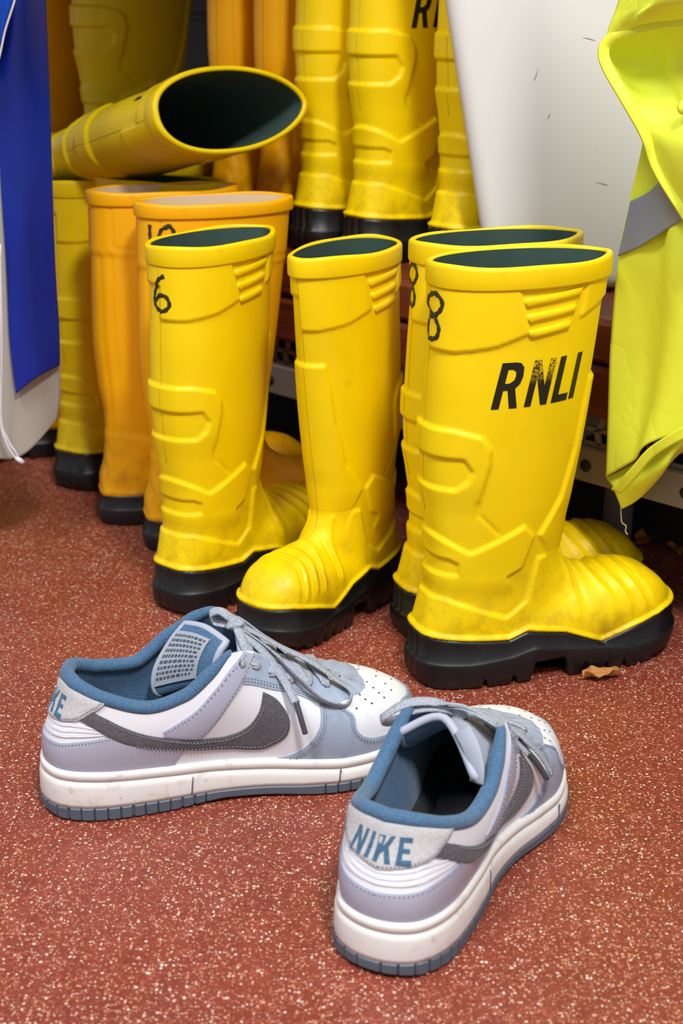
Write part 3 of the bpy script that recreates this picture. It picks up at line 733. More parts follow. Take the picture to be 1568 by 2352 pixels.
    def panel(s, poly, thick, base=-.0008):
        """overlay cut to poly in (a,h), lying on the upper with its own thickness"""
        sx, sy = s.LEN, .085
        b = densify(np.array([(p[0]*sx, p[1]*sy) for p in poly]), .0022); n = len(b)
        # drop near-duplicates
        keep = [0]
        for i in range(1, n):
            if np.linalg.norm(b[i]-b[keep[-1]]) > 4e-4: keep.append(i)
        if np.linalg.norm(b[keep[-1]]-b[0]) < 4e-4: keep.pop()
        b = b[keep]; n = len(b); st = .0036
        lo, hi = b.min(0), b.max(0); g1, g2 = np.meshgrid(np.arange(lo[0], hi[0], st), np.arange(lo[1], hi[1], st)); G = np.stack([g1.ravel(), g2.ravel()], 1)
        G = G[sdf(G, b) < -.0012]
        v, e, f, ov, *_ = delaunay_2d_cdt([Vector(p) for p in b]+[Vector(p) for p in G], [], [list(range(n))], 1, 1e-6)
        V = []; bset = set()
        for i, o in enumerate(ov):
            if any(q < n for q in o): bset.add(i)
        for i, p in enumerate(v): V.append(s.ev(p[0]/sx, p[1]/sy, thick*(.72 if i in bset else 1.0))[0])
        F = [tuple(q) for q in f]
        # skirt
        cnt = {}
        for q in F:
            for i in range(3):
                k = (q[i], q[(i+1) % 3]); cnt[k] = 1
        be = [k for k in cnt if (k[1], k[0]) not in cnt]; top = {}; low = {}
        for (i, j) in be:
            for t in (i, j):
                if t not in top:
                    p = v[t]; top[t] = len(V); V.append(V[t]); low[t] = len(V); V.append(s.ev(p[0]/sx, p[1]/sy, base)[0])
            F.append((top[j], top[i], low[i], low[j]))
        return V, F
    def stitches(s, line, off, L=.0019, gap=.0011, w=.0006, inset=0):
        sx, sy = s.LEN, .085; P = densify(np.array([(p[0]*sx, p[1]*sy) for p in line]), .0005, False); out = []
        n = int((L)/.0005); step = int((L+gap)/.0005)
        for i in range(0, len(P)-n-1, max(step, 1)):
            pts = []; nn = []
            for j in (i, i+n//2, i+n):
                p, m = s.ev(P[j][0]/sx, P[j][1]/sy, off); pts.append(p); nn.append(m)
            a, c = pts[0], pts[2]; t = c-a; t /= np.linalg.norm(t)+1e-12; sd = np.cross(t, nn[1])*w/2; m = nn[1]*.0005
            V = [a-sd-m, a+sd-m, c+sd-m, c-sd-m, (a*.8+c*.2)+m, (a*.2+c*.8)+m]
            out.append((V, [(0, 1, 4), (1, 2, 5, 4), (2, 3, 5), (3, 0, 4, 5)]))
        return out
SN = Sneaker(1.20, 1.0); SN2 = Sneaker(1.42)
def xz(*pts): return [SN.ah(p[0]-.0105*float(sstep(.015, .065, p[0]))*float(1-sstep(.232, .262, p[0])), p[1]) for p in pts]
def mir(l): return [(1-a, h) for a, h in l]
def mirn(l): return [(-a, h) for a, h in l]
# panels in (a,h)
def curve(pts, n=5): return [tuple(p) for p in catmull(np.array(pts), n)]
tab_r = curve([(0, SN.hz(0, .074))]+xz((.012, .0755), (.026, .0800), (.040, .0860), (.055, .0935)))
tab_top = [(a, .965) for a in np.linspace(tab_r[-1][0]-.004, 0, 8)]
half = tab_r+tab_top[:-1]+[(0, .965)]
HEEL_TAB = tab_r+tab_top[:-1]+[(0, .965)]+mirn(tab_top[:-1])[::-1]+mirn(tab_r[1:])[::-1]
cnt_r = curve([(0, SN.hz(0, .0605))]+xz((.012, .062), (.03, .0655), (.061, .0680), (.09, .0610), (.117, .0545)))+curve(xz((.117, .0545), (.108, .044), (.102, .034)))[1:]
cnt_r[-1] = (cnt_r[-1][0], 0.0)
cnt_bot = [(a, 0) for a in np.linspace(cnt_r[-1][0], 0, 20)[1:]]
COUNTER = cnt_r+cnt_bot+mirn(cnt_bot[:-1])[::-1]+mirn(cnt_r[1:])[::-1]
sw_top = curve(xz((.020, .0935), (.044, .0865), (.068, .0745), (.092, .064), (.117, .0570), (.142, .0548), (.158, .0600), (.168, .0720), (.1725, .0870)), 6)
sw_bot = curve(xz((.1725, .0870), (.183, .0790), (.1905, .0660), (.1895, .0530), (.179, .0440), (.165, .0405), (.134, .0450), (.094, .0535), (.066, .0630), (.040, .0765), (.018, .0850)), 6)
STRIPE = sw_top+sw_bot[1:]
ey = curve(xz((.1605, .1190), (.153, .1125), (.139, .0985), (.125, .0850), (.110, .0750), (.096, .0680)), 5)+curve(xz((.096, .0640), (.108, .0600), (.122, .0570)), 4)[0:]+curve(xz((.122, .0570), (.131, .0640), (.141, .0760), (.156, .0950), (.170, .1120)), 5)[1:]
EYESTAY = ey
low = curve(xz((.156, .0960), (.175, .0890), (.195, .0815), (.211, .0735), (.222, .0690)), 5)
stay_front = [(.5-.5*(1-t)*(.5-low[-1][0])*2, .80+.02*t) for t in np.linspace(0, 1, 6)]
stay_l = low+[(low[-1][0]+(.5-low[-1][0])*t, low[-1][1]+(.86-low[-1][1])*t) for t in (.25, .5, .75)]
a_top0 = xz((.168, .1165))[0][0]
STAY = stay_l+[(.5, .87)]+mir(stay_l)[::-1]+[(1-a, .995) for a in np.linspace(a_top0, .5, 20)]+[(a, .995) for a in np.linspace(.5, a_top0, 20)[1:]]
v1 = curve(xz((.179, .0300), (.193, .0345), (.205, .0430), (.2125, .0540), (.2150, .0640), (.2150, .0725)), 5); v1[0] = (v1[0][0], 0)
tb = curve(xz((.2150, .0725), (.228, .0690))+[tuple(q) for q in xz((.2385, .0620), (.240, .0510), (.2450, .0430), (.2545, .0400), (.2660, .0430))]+[(.462, .40), (.485, .37), (.5, .365)], 5)
TOE = v1+tb[1:]+mir(tb[:-1])[::-1]+mir(v1[:-1])[::-1]+[(a, 0) for a in np.linspace(1-v1[0][0], v1[0][0], 60)[1:-1]]
def inset_line(poly, d, a0=None, a1=None):
    sx, sy = SN.LEN, .085; P = np.array([(p[0]*sx, p[1]*sy) for p in poly]); out = []
    for i in range(len(P)):
        t = P[min(i+1, len(P)-1)]-P[max(i-1, 0)]; t = t/(np.linalg.norm(t)+1e-12); q = P[i]+np.array([-t[1], t[0]])*d; out.append((q[0]/sx, min(max(q[1]/sy, 0), 1)))
    return out

def sneaker_parts(root, S):
    NA, NH = S.NA, S.NH
    up = mk('upper', S.S.reshape(-1, 3), gridfaces(NH, NA, True), M['s_white'], root)
    # lining and footbed
    I = (S.S-S.N*.0055)[::-1]; mk('lining', I.reshape(-1, 3), gridfaces(NH, NA, True), M['s_collar'], root)
    ring = np.column_stack([(S.O-S.No*.006), np.full(NA, .037)]); cen = ring.copy(); cen[:, :2] = np.array([.14, 0])+(ring[:, :2]-np.array([.14, 0]))*.5; cen[:, 2] -= .004
    mk('insole', np.vstack([ring, cen]), [tuple(f)[::-1] for f in gridfaces(2, NA, True)]+[tuple(range(NA, 2*NA))], M['s_insole'], root)
    def both(name, poly, th, mat):
        for sd, pl in ((0, poly), (1, mir(poly)[::-1])):
            V, F = S.panel(pl, th); mk(name, V, F, M[mat], root)
    V, F = S.panel(COUNTER, .0013); mk('heel_counter', V, F, M['s_lav'], root)
    both('eyestay', EYESTAY, .0014, 's_lav')
    V, F = S.panel(STAY, .0012); mk('lace_stay', V, F, M['s_blue'], root)
    V, F = S.panel(TOE, .0014); mk('toe_overlay', V, F, M['s_blue'], root)
    both('side_stripe', STRIPE, .0021, 's_stripe')
    V, F = S.panel(HEEL_TAB, .0030); tabo = mk('heel_tab', V, F, M['s_tab'], root)
    # quilted folds of the white heel patch
    for k in range(3):
        z0 = .0645+k*.0034
        r = curve([(0, S.hz(0, z0+.0005))]+xz((.012, z0+.0016), (.03, z0+.0042), (.056, .0705+k*.0012)), 6)
        r2 = curve([(0, S.hz(0, z0+.0029))]+xz((.012, z0+.0040), (.03, z0+.0062), (.056, .0710+k*.0012)), 6)
        pl = r+r2[::-1][0:-1]+[(0, r2[0][1])]+mirn(r2[1:])+mirn(r[1:])[::-1]
        V, F = S.panel(pl, .0014); mk('heel_fold', V, F, M['s_white'], root)
    # lettering on the tab
    hgt = .0195; x0 = -.0280; LETS = [('N', .0, .0205), ('I', .0152, .0215), ('K', .0228, .0195), ('E', .0390, .0205)]
    for ch, dx, w in LETS:
        pl = []
        for p in LET[ch][0]:
            sx = x0+dx+p[0]*w+p[1]*.0032; z = .0775+p[1]*hgt*.92
            if p[0] > .5 and ch == 'N': pass
            a = sx/S.LEN; pl.append((a, S.hz(a, z)))
        V, F = S.panel(densify_ah(pl), .0043); mk('letter', V, F, M['s_text'], tabo)['label'] = 'blue embroidered letter ' + ch
    # padded collar
    i1 = int(round(S.ak[6]*NA)); cols = list(range(NA-i1, NA))+list(range(0, i1+1)); pts = []; rad = []
    for i in cols:
        n = np.array([S.No[i][0], S.No[i][1], 0]); aa = min(i, NA-i)/NA; f = aa/S.ak[6]
        pts.append(S.Tp[i]-n*.0028+np.array([0, 0, -.0012])); rad.append(.0052 if f < .9 else .0052-(.0024*(f-.9)/.1))
    V, F = tube(pts, rad, 14); V = np.array(V); mk('collar', V, F, M['s_collar'], root)
    # midsole: cup with a stitched upper band
    def zo(x): return np.interp(x, [0, .03, .19, .24, .27, .2945], [.0118, .0118, .0095, .0105, .0145, .0190])       # top of the outsole
    def zb(x): return np.interp(x, [0, .012, .03, .09, .13, .17, .20, .24, .27, .2945], [.0025, .0006, 0, 0, .0025, .0015, 0, .0012, .0050, .0100])
    x = S.O[:, 0]; zt = S.zt(x)+.0006; NB = NA
    prof = [(-.006, zt-.002), (-.0006, zt), (.0016, zt-.0012), (.0020, zt-.004), (.0016, zt-.0068), (.0006, zt-.0076), (.0022, zt-.0086), (.0032, zt-.013), (.0036, zo(x)+.003), (.0034, zo(x)), (-.004, zo(x)-.0005)]
    R = [np.column_stack([S.O+S.No*o, z]) for o, z in prof]; mid = mk('midsole', np.vstack(R), gridfaces(len(prof), NA, True, flip=True), M['s_mid'], root)
    for xx in (.104, .216):                                              # glued joints of the foxing
        for sg in (1, -1):
            i = int(np.argmin(np.abs(S.O[:NA//2, 0]-xx))); p = S.O[i]+S.No[i]*.0036; p = np.array([p[0], p[1]*sg])
            V, F = tube([(p[0], p[1], float(zo(p[0]))+.001), (p[0]+.001, p[1], float(zo(p[0]))+.012), (p[0]+.0015, p[1]*.985, float(S.zt(p[0]))-.009)], .00055, 6); mk('joint', V, F, M['s_stitch'], mid)
    # outsole with vertical cuts
    NO = 720; so = np.linspace(0, S.LEN, NO, endpoint=False); sl = np.linspace(0, S.LEN, NA+1)
    Oo = np.stack([np.interp(so, sl, np.r_[S.O[:, k], S.O[0, k]]) for k in (0, 1)], 1); Nn_ = np.stack([np.interp(so, sl, np.r_[S.No[:, k], S.No[0, k]]) for k in (0, 1)], 1)
    cut = ((so+.004) % .0092 < .0012); smooth_zone = (Oo[:, 0] > .118) & (Oo[:, 0] < .20); cut &= ~smooth_zone; dd = np.where(cut, -.0016, 0)
    x = Oo[:, 0]
    prof = [(-.004, zo(x)), (.0030, zo(x)), (.0042+dd, zo(x)-.0010), (.0042+dd, zb(x)+.0022), (.0026+dd, zb(x)+.0004), (-.004, zb(x))]
    R = [np.column_stack([Oo+Nn_*np.broadcast_to(o, NO)[:, None], z]) for o, z in prof]
    mk('outsole', np.vstack(R), list(map(tuple, gridfaces(len(prof), NO, True, flip=True)))+[tuple(range(5*NO, 6*NO))], M['s_out'], root, smooth=False)
    # stitching
    st = []
    for pl, d, off in ((STRIPE, .0022, .0024), (STRIPE, -.0, .0)):
        if d: 
            for q in (inset_line(sw_top, -d)[9:], inset_line(sw_bot, -d)[:-14]): st += S.stitches(q, off)+S.stitches(mir(q), off)
    for ln, d, off in ((cnt_r[:26], -.0022, .0016), (ey[:26], .0022, .0018), (ey[30:], .0022, .0018), (low, .0024, .0016), (low, .0044, .0016), (v1, -.0024, .0018), (v1, -.0042, .0018), (tb, -.0024, .0018), (tb, -.0040, .0018)):
        q = inset_line(ln, d); st += S.stitches(q, off)+S.stitches(mir(q), off)
    q = inset_line(tab_r, .0022); st += S.stitches(q, .0033)+S.stitches(mirn(q), .0033)
    V, F = join(st); tag(mk('stitching', V, F, M['s_stitch'], root, smooth=False), kind='stuff')
    # punched holes on the toe box
    hp = []
    for (rr, n, da) in ((.56, 9, .098), (.64, 8, .104), (.72, 7, .108), (.80, 6, .108), (.87, 5, .100)):
        for k in range(n):
            a = .5+(k-(n-1)/2)*da/ (n-1)*2.1
            p, m = S.ev(a, rr, .0002); t = np.cross(m, (0, 1, 0)); t /= np.linalg.norm(t); b = np.cross(m, t)
            V = [p+(t*math.cos(g)+b*math.sin(g))*.0009 for g in np.arange(8)*PI/4]; hp.append((V, [tuple(range(8))]))
    V, F = join(hp); tag(mk('perforations', V, F, M['s_hole'], root, smooth=False), kind='stuff')
    # eyelets
    eye = {}
    for sd in (1, -1):
        L = []
        for (ex, hh) in ((.146, .93), (.158, .915), (.171, .90), (.185, .885), (.198, .875), (.211, .87)):
            a = float(np.interp(ex, S.Tp[:NA//2+1, 0], np.arange(NA//2+1)/NA)); a = a if sd > 0 else 1-a
            p, m = S.ev(a, hh, .0018); L.append((p, m)); t = np.cross(m, (1, 0, 0)); t /= np.linalg.norm(t); b = np.cross(m, t)
            V = [p+(t*math.cos(g)+b*math.sin(g))*.0016 for g in np.arange(10)*PI/5]; mk('eyelet', V, [tuple(range(10))], M['s_hole'], root, smooth=False)
        eye[sd] = L
    return eye
def densify_ah(pl):
    return [tuple(p) for p in densify(np.array(pl), .006)]

def tongue(root, rows, tag_at):
    """tongue: padded sheet through control rows (far edge, middle, near edge) from the throat to the top"""
    C = np.array(rows, float); A1 = np.array([catmull(r, 8) for r in C]); G = np.array([catmull(A1[:, k], 6) for k in range(A1.shape[1])]).transpose(1, 0, 2)
    n, nc = G.shape[:2]
    G = np.array(G); nm = normals(G, False)
    front = G+nm*.0026; back = G-nm*.0026
    if (nm[2, nc//2] @ np.array([.5, 0, 1])) < 0: front, back = back, front
    V, F = join([(front.reshape(-1, 3), gridfaces(n, nc)), ])
    o = mk('tongue', V, F, M['s_tongue'], root)
    V2, F2 = back.reshape(-1, 3), gridfaces(n, nc, flip=True); mk('tongue_lining', V2, F2, M['s_collar'], o)
    edge = np.vstack([G[::-1, 0], G[0, 1:-1]*0+G[0, 1:-1], G[:, -1]]) if False else np.vstack([G[:, 0], G[-1, 1:-1], G[::-1, -1]])
    V, F = tube(edge, .0031, 8); mk('binding', V, F, M['s_tongue'], o)
    # size label sewn inside, below the top edge
    f0, f1, c0, c1 = tag_at; i0, i1 = int(f0*(n-1)), int(f1*(n-1)); sgn = 1 if (back[n//2, nc//2]-G[n//2, nc//2]) @ nm[n//2, nc//2] > 0 else -1
    sub = G[i0:i1+1, c0:c1+1]+sgn*nm[i0:i1+1, c0:c1+1]*.0040; lab = mk('size_label', np.vstack([sub.reshape(-1, 3), (sub-sgn*nm[i0:i1+1, c0:c1+1]*.0008).reshape(-1, 3)]), list(map(tuple, gridfaces(sub.shape[0], sub.shape[1])))+list(map(tuple, gridfaces(sub.shape[0], sub.shape[1], flip=True, off=sub.shape[0]*sub.shape[1]))), M['s_label'], o)
    rows = []; A_, B_ = sub.shape[:2]; nn = sgn*nm[i0:i1+1, c0:c1+1]
    def lp(u, v, off):
        u *= A_-1; v *= B_-1; i = min(int(u), A_-2); j = min(int(v), B_-2); a = u-i; b = v-j
        g = lambda q: (1-a)*(1-b)*q[i, j]+a*(1-b)*q[i+1, j]+(1-a)*b*q[i, j+1]+a*b*q[i+1, j+1]
        return g(sub)+g(nn)*off
    rr = np.random.RandomState(3)
    for u in np.linspace(.10, .88, 9):
        v = .08
        while v < .90:
            l = rr.uniform(.03, .10); q = [lp(u, v, .0004), lp(u, min(v+l, .94), .0004), lp(u+.05, min(v+l, .94), .0004), lp(u+.05, v, .0004)]
            rows.append((q, [(0, 1, 2, 3)])); v += l+.03
    V, F = join(rows); tag(mk('label_print', V, F, M['s_labelink'], o, smooth=False), kind='stuff')
    return o
def lace(root, pts, nrm, w=.0075, th=.0016, name='lace', mat='s_lace'):
    P = catmull(np.array(pts), 8); N = catmull(np.array(nrm), 8); N /= np.linalg.norm(N, axis=1, keepdims=True)
    V, F = ribbon(P, N, w, th); return mk(name, V, F, M[mat], root)
def cross_laces(root, eye, lift):
    U = np.array([0, 0, 1.]); L = []
    for k in range(1, 6):
        for sd in (1, -1):
            a, m = eye[sd][k]; b, m2 = eye[-sd][k-1]
            mid = (a+b)/2+U*(lift[k]+.0015*sd)
            pts = [a-m*.001, a+m*.0028+(b-a)*.08, mid, b+m2*.0030+(a-b)*.10, b-m2*.0005]; L.append((pts, [m, m+U*.5, U+np.array([.5, 0, 0]), m2+U*.5, m2]))
    a, m = eye[1][5]; b, m2 = eye[-1][5]; L.append(([a-m*.001, a+m*.003+(b-a)*.1, (a+b)/2+U*(lift[5]-.001), b+m2*.003+(a-b)*.1, b-m2*.001], [m, m+U, U+np.array([.6, 0, 0]), m2+U, m2]))
    for p, q in L: lace(root, p, q, .0070, .0015)
def knot(root, c, r=.006):
    n, m = 14, 10; V = []
    for i in range(n):
        th = PI*i/(n-1)
        for j in range(m):
            ph = 2*PI*j/m; rr = r*(1+.16*math.sin(3*ph+2*th)+.12*math.cos(5*th+ph))
            V.append((c[0]+rr*math.sin(th)*math.cos(ph)*1.1, c[1]+rr*math.sin(th)*math.sin(ph), c[2]+rr*math.cos(th)*.85))
    mk('knot', V, gridfaces(n, m, True), M['s_lace'], root)
U = (0, 0, 1.)
# --- left sneaker
s1 = empty('sneaker', (-.228, .945, 0), (0, 0, math.radians(16.5)), (1.02, 1.04, 1.02)); tag(s1, 'grey and white sneaker further from the viewer, seen from its side', 'sneaker', 'pair of sneakers')
eye1 = sneaker_parts(s1, SN)
tongue(s1, [[(.228, .013, .068), (.230, 0, .070), (.228, -.013, .068)], [(.195, .018, .084), (.198, 0, .089), (.198, -.018, .085)], [(.155, .018, .092), (.165, 0, .101), (.170, -.018, .099)],
            [(.120, .016, .080), (.135, .002, .092), (.150, -.016, .099)], [(.092, .012, .072), (.110, .0, .082), (.130, -.017, .094)], [(.090, .016, .088), (.108, .003, .096), (.130, -.016, .104)],
            [(.103, .020, .109), (.117, .005, .113), (.134, -.014, .114)], [(.116, .022, .123), (.128, .007, .125), (.140, -.011, .120)]], (.66, .93, 1, 12))
cross_laces(s1, eye1, [.008, .010, .008, .006, .006, .006])
# --- right sneaker
s2 = empty('sneaker', (.020, .747, 0), (0, 0, math.radians(64)), (.955, 1.10, .99)); tag(s2, 'grey and white sneaker nearest the viewer, seen from its heel', 'sneaker', 'pair of sneakers')
eye2 = sneaker_parts(s2, SN2)
tongue(s2, [[(.228, .013, .068), (.230, 0, .070), (.228, -.013, .068)], [(.200, .020, .080), (.203, 0, .088), (.200, -.020, .080)], [(.168, .028, .086), (.176, 0, .100), (.162, -.026, .086)],
            [(.146, .031, .088), (.155, 0, .108), (.132, -.028, .088)], [(.132, .032, .094), (.143, .002, .113), (.114, -.028, .090)], [(.124, .031, .107), (.134, .005, .120), (.104, -.026, .098)]], (.50, .93, 9, 15))
V, F = ribbon(catmull(np.array([(.124, -.010, .1205), (.115, -.019, .114), (.107, -.0255, .103), (.104, -.027, .094)]), 6), [(-.5, .45, .75)]*19, .013, .0012); mk('size_label', V, F, M['s_label'], [c for c in s2.children if c.name.startswith('tongue')][0])
cross_laces(s2, eye2, [.010, .012, .010, .007, .006, .006])

# laces of the left sneaker
knot(s1, (.149, .0, .129), .0062)
def n_of(k, v): return [v]*k
lace(s1, [(.149, 0, .128), (.156, -.008, .122), (.168, -.018, .110), (.179, -.031, .093), (.184, -.046, .081)], [(.5, -.5, .7), (.5, -.5, .7), (.5, -.7, .5), (.4, -.9, .3), (.3, -.95, .2)], [.0078]*33)
V, F = tube(catmull(np.array([(.184, -.046, .082), (.186, -.050, .072), (.189, -.053, .058)]), 6), .0022, 10); mk('lace_tip', V, F, M['s_aglet'], s1)
lace(s1, [(.150, .002, .129), (.166, -.001, .119), (.184, -.005, .107), (.204, -.012, .0960), (.221, -.021, .0835), (.231, -.031, .0735), (.224, -.039, .0680), (.206, -.040, .0770), (.191, -.032, .0915), (.174, -.015, .109), (.156, -.004, .124)],
     [(.4, 0, .9), (.5, 0, .8), (.5, 0, .8), (.5, -.1, .8), (.7, -.2, .6), (.9, -.3, -.1), (-.2, -.9, -.5), (-.5, -.5, -.7), (-.4, -.6, -.6), (-.4, -.5, -.7), (-.4, -.3, -.8)], .0095)
lace(s1, [(.149, .003, .130), (.141, .010, .136), (.134, .014, .133), (.137, .014, .125), (.147, .005, .126)], [(-.2, -.3, .9), (-.3, -.3, .9), (-1, 0, 0), (-.3, .3, -.9), (.2, .3, -.9)], .0075)
lace(s1, [(.150, -.003, .128), (.151, -.012, .124), (.153, -.020, .117), (.157, -.025, .112)], [(.2, -.6, .8), (.2, -.7, .7), (.2, -.8, .6), (.2, -.9, .4)], .0075)
# laces of the right sneaker
knot(s2, (.160, .004, .112), .0070)
lace(s2, [(.160, .005, .113), (.150, .018, .122), (.140, .034, .121), (.132, .046, .111), (.140, .047, .103), (.152, .028, .106), (.161, .008, .110)], [(-.3, -.2, .9), (-.3, -.2, .9), (-.4, .2, .9), (-.5, .9, .1), (.3, .5, -.8), (.3, .2, -.9), (.3, .2, -.9)], .0085)
lace(s2, [(.159, .003, .113), (.150, .016, .118), (.141, .030, .116), (.138, .038, .108)], [(-.3, -.2, .9), (-.3, -.2, .9), (-.4, .2, .9), (-.5, .9, .1)], .0080)
lace(s2, [(.161, .002, .112), (.167, -.012, .111), (.173, -.028, .102), (.184, -.041, .084), (.194, -.0505, .062)], [(.2, -.2, .9), (.3, -.4, .8), (.3, -.6, .7), (.3, -.8, .6), (.3, -.9, .4)], [.0070]*12+[.0090]*8+[.0115]*13)
lace(s2, [(.160, .001, .111), (.160, -.014, .110), (.163, -.027, .103), (.168, -.036, .092), (.171, -.040, .086)], [(.2, -.3, .9), (.2, -.5, .8), (.2, -.8, .6), (.2, -.9, .5), (.2, -.9, .5)], .0065)
V, F = tube(catmull(np.array([(.171, -.040, .087), (.177, -.0455, .076), (.183, -.0505, .062)]), 6), .0022, 10); mk('lace_tip', V, F, M['s_aglet'], s2)

# ------------------------------------------------------------------ white plastic panel leaning on the bench
def rounded_panel(corners, th, r, n=7):
    """corners: four points (x, z) of the front face, built around y = 0; rounded rim"""
    c = np.array(corners, float); V = []; rings = []
    for a in list(np.linspace(0, PI/2, n))+list(np.linspace(PI/2, PI, n)):
        ins = r*(1-math.sin(a)); y = -th/2*math.cos(a) if True else 0
        pts = []
        for i in range(4):
            p = c[i]; e1 = c[i-1]-p; e2 = c[(i+1) % 4]-p; e1 /= np.linalg.norm(e1); e2 /= np.linalg.norm(e2)
            for t in np.linspace(0, 1, 6):
                d = e1*(1-t)+e2*t; q = p+(e1*(1-t)**2+e2*t**2)*.03+(e1+e2)*ins; pts.append((q[0], y, q[1]))
        rings.append(pts)
    k = len(rings[0]); V = [p for r_ in rings for p in r_]; F = [tuple(f) for f in gridfaces(len(rings), k, True)]
    F += [tuple(range(k))[::-1], tuple(range((len(rings)-1)*k, len(rings)*k))]
    return V, F
wp = empty('plastic_panel', (.30, 1.425, SH+.001), (math.radians(-4), 0, math.radians(-2))); tag(wp, 'scuffed white plastic panel standing on the bench behind the hi-vis jacket', 'panel')
V, F = rounded_panel([(-.150, 0), (.26, 0), (.30, .80), (-.300, .80)], .030, .016); mk('body', V, F, M['white'], wp)
for (x, z, dx, dz) in ((-.115, .20, .004, .012), (-.02, .17, .008, -.004), (.01, .06, .010, -.014), (.085, .175, .006, -.007), (.04, .115, .005, -.003), (-.07, .24, .012, -.003), (-.10, .165, .002, .006), (.06, .22, .01, -.01), (-.05, .105, .012, -.003)):
    V, F = ribbon([(x, -.0152, z), (x+dx*.5, -.0152, z+dz*.4), (x+dx, -.0152, z+dz)], [(0, -1, 0)]*3, [.0003, .0012, .0003], .0004); mk('scuff_mark', V, F, M['scuff'], wp)

# ------------------------------------------------------------------ hanging cloths
def sheet(name, rows, nu, nv, mat, parent, thick=.0012, wave=0.0, seed=0):
    C = np.array([[at(*p) for p in r] for r in rows]); A1 = np.array([catmull(C[i], nu) for i in range(len(C))]); G = np.array([catmull(A1[:, j], nv) for j in range(A1.shape[1])]).transpose(1, 0, 2)
    if wave:
        rr = np.random.RandomState(seed); nr, nc = G.shape[:2]; X, Z = G[..., 0], G[..., 2]; d = np.zeros((nr, nc))
        for k in range(9):
            kx, kz, ph = rr.uniform(20, 75), rr.uniform(-45, 45), rr.uniform(0, 6.3); d += np.sin(X*kx+Z*kz+ph)*30/(abs(kx)+abs(kz)+10)
        G[..., 1] += wave*d*.35
    nr, nc = G.shape[:2]; n = normals(G, False); B = G+n*thick
    V = np.vstack([G.reshape(-1, 3), B.reshape(-1, 3)]); o = nr*nc
    F = list(map(tuple, gridfaces(nr, nc)))+list(map(tuple, gridfaces(nr, nc, flip=True, off=o)))
    bd = [(0, j) for j in range(nc)]+[(i, nc-1) for i in range(1, nr)]+[(nr-1, j) for j in range(nc-2, -1, -1)]+[(i, 0) for i in range(nr-2, 0, -1)]
    ids = [i*nc+j for i, j in bd]
    for k in range(len(ids)):
        a, b = ids[k], ids[(k+1) % len(ids)]; F.append((b, a, a+o, b+o))
    return mk(name, V, F, mat, parent), G
base = at(1500, 1100, 1.28)
vest = empty('hi_vis_jacket', (base[0], 1.28, .0)); tag(vest, 'yellow hi-vis jacket with grey reflective band hanging at the right', 'jacket')
vest.location = (0, 0, 0)
sheet('body', [[(1500, -160, 1.2100), (1560, -160, 1.1990), (1620, -160, 1.1580), (2180, -160, 1.0890)],
               [(1490, 150, 1.2135), (1550, 150, 1.2025), (1620, 150, 1.1680), (2180, 150, 1.0990)],
               [(1478, 310, 1.2127), (1545, 310, 1.1992), (1620, 310, 1.1630), (2180, 310, 1.0990)],
               [(1446, 460, 1.2189), (1530, 460, 1.1975), (1610, 440, 1.1565), (2170, 440, 1.0925)],
               [(1420, 590, 1.2230), (1510, 590, 1.1985), (1600, 570, 1.1500), (2160, 560, 1.0960)],
               [(1402, 780, 1.2243), (1500, 770, 1.2000), (1600, 740, 1.1470), (2150, 710, 1.0995)],
               [(1395, 950, 1.2288), (1480, 930, 1.2050), (1580, 890, 1.1520), (2140, 830, 1.0930)],
               [(1390, 1095, 1.2335), (1450, 1060, 1.2075), (1545, 1000, 1.1623), (2120, 910, 1.0900)]], 8, 10, M['hivis'], vest, wave=.004, seed=4)
sheet('reflective_band', [[(1447, 462, 1.2150), (1490, 440, 1.2025), (1530, 402, 1.1735), (1640, 330, 1.0890)], [(1434, 520, 1.2176), (1485, 505, 1.2023), (1545, 460, 1.1652), (1640, 400, 1.0860)], [(1418, 590, 1.2207), (1470, 566, 1.2055), (1560, 508, 1.1560), (1640, 462, 1.0830)]], 6, 6, M['reflect'], vest, .0006)
sheet('hem', [[(1700, 892, 1.1080), (1600, 960, 1.1330), (1545, 993, 1.1502), (1490, 1030, 1.1755), (1450, 1075, 1.1955), (1405, 1122, 1.2193)], [(1700, 925, 1.1080), (1600, 992, 1.1330), (1545, 1022, 1.1502), (1500, 1052, 1.1720), (1466, 1092, 1.1899), (1428, 1132, 1.2112)]], 8, 4, M['hivis'], vest, .002)
sheet('back_lining', [[(1700, 880, 1.1400), (1560, 980, 1.1890), (1500, 1035, 1.2100), (1450, 1070, 1.2275), (1392, 1098, 1.2428)], [(1700, 930, 1.1250), (1572, 1010, 1.1668), (1520, 1075, 1.1810), (1470, 1105, 1.2055), (1408, 1118, 1.2322)], [(1690, 950, 1.1535), (1560, 1040, 1.1990), (1510, 1100, 1.2115), (1465, 1145, 1.2223), (1428, 1168, 1.2302)]], 8, 8, M['hivis'], vest, .0012, .003, 2)
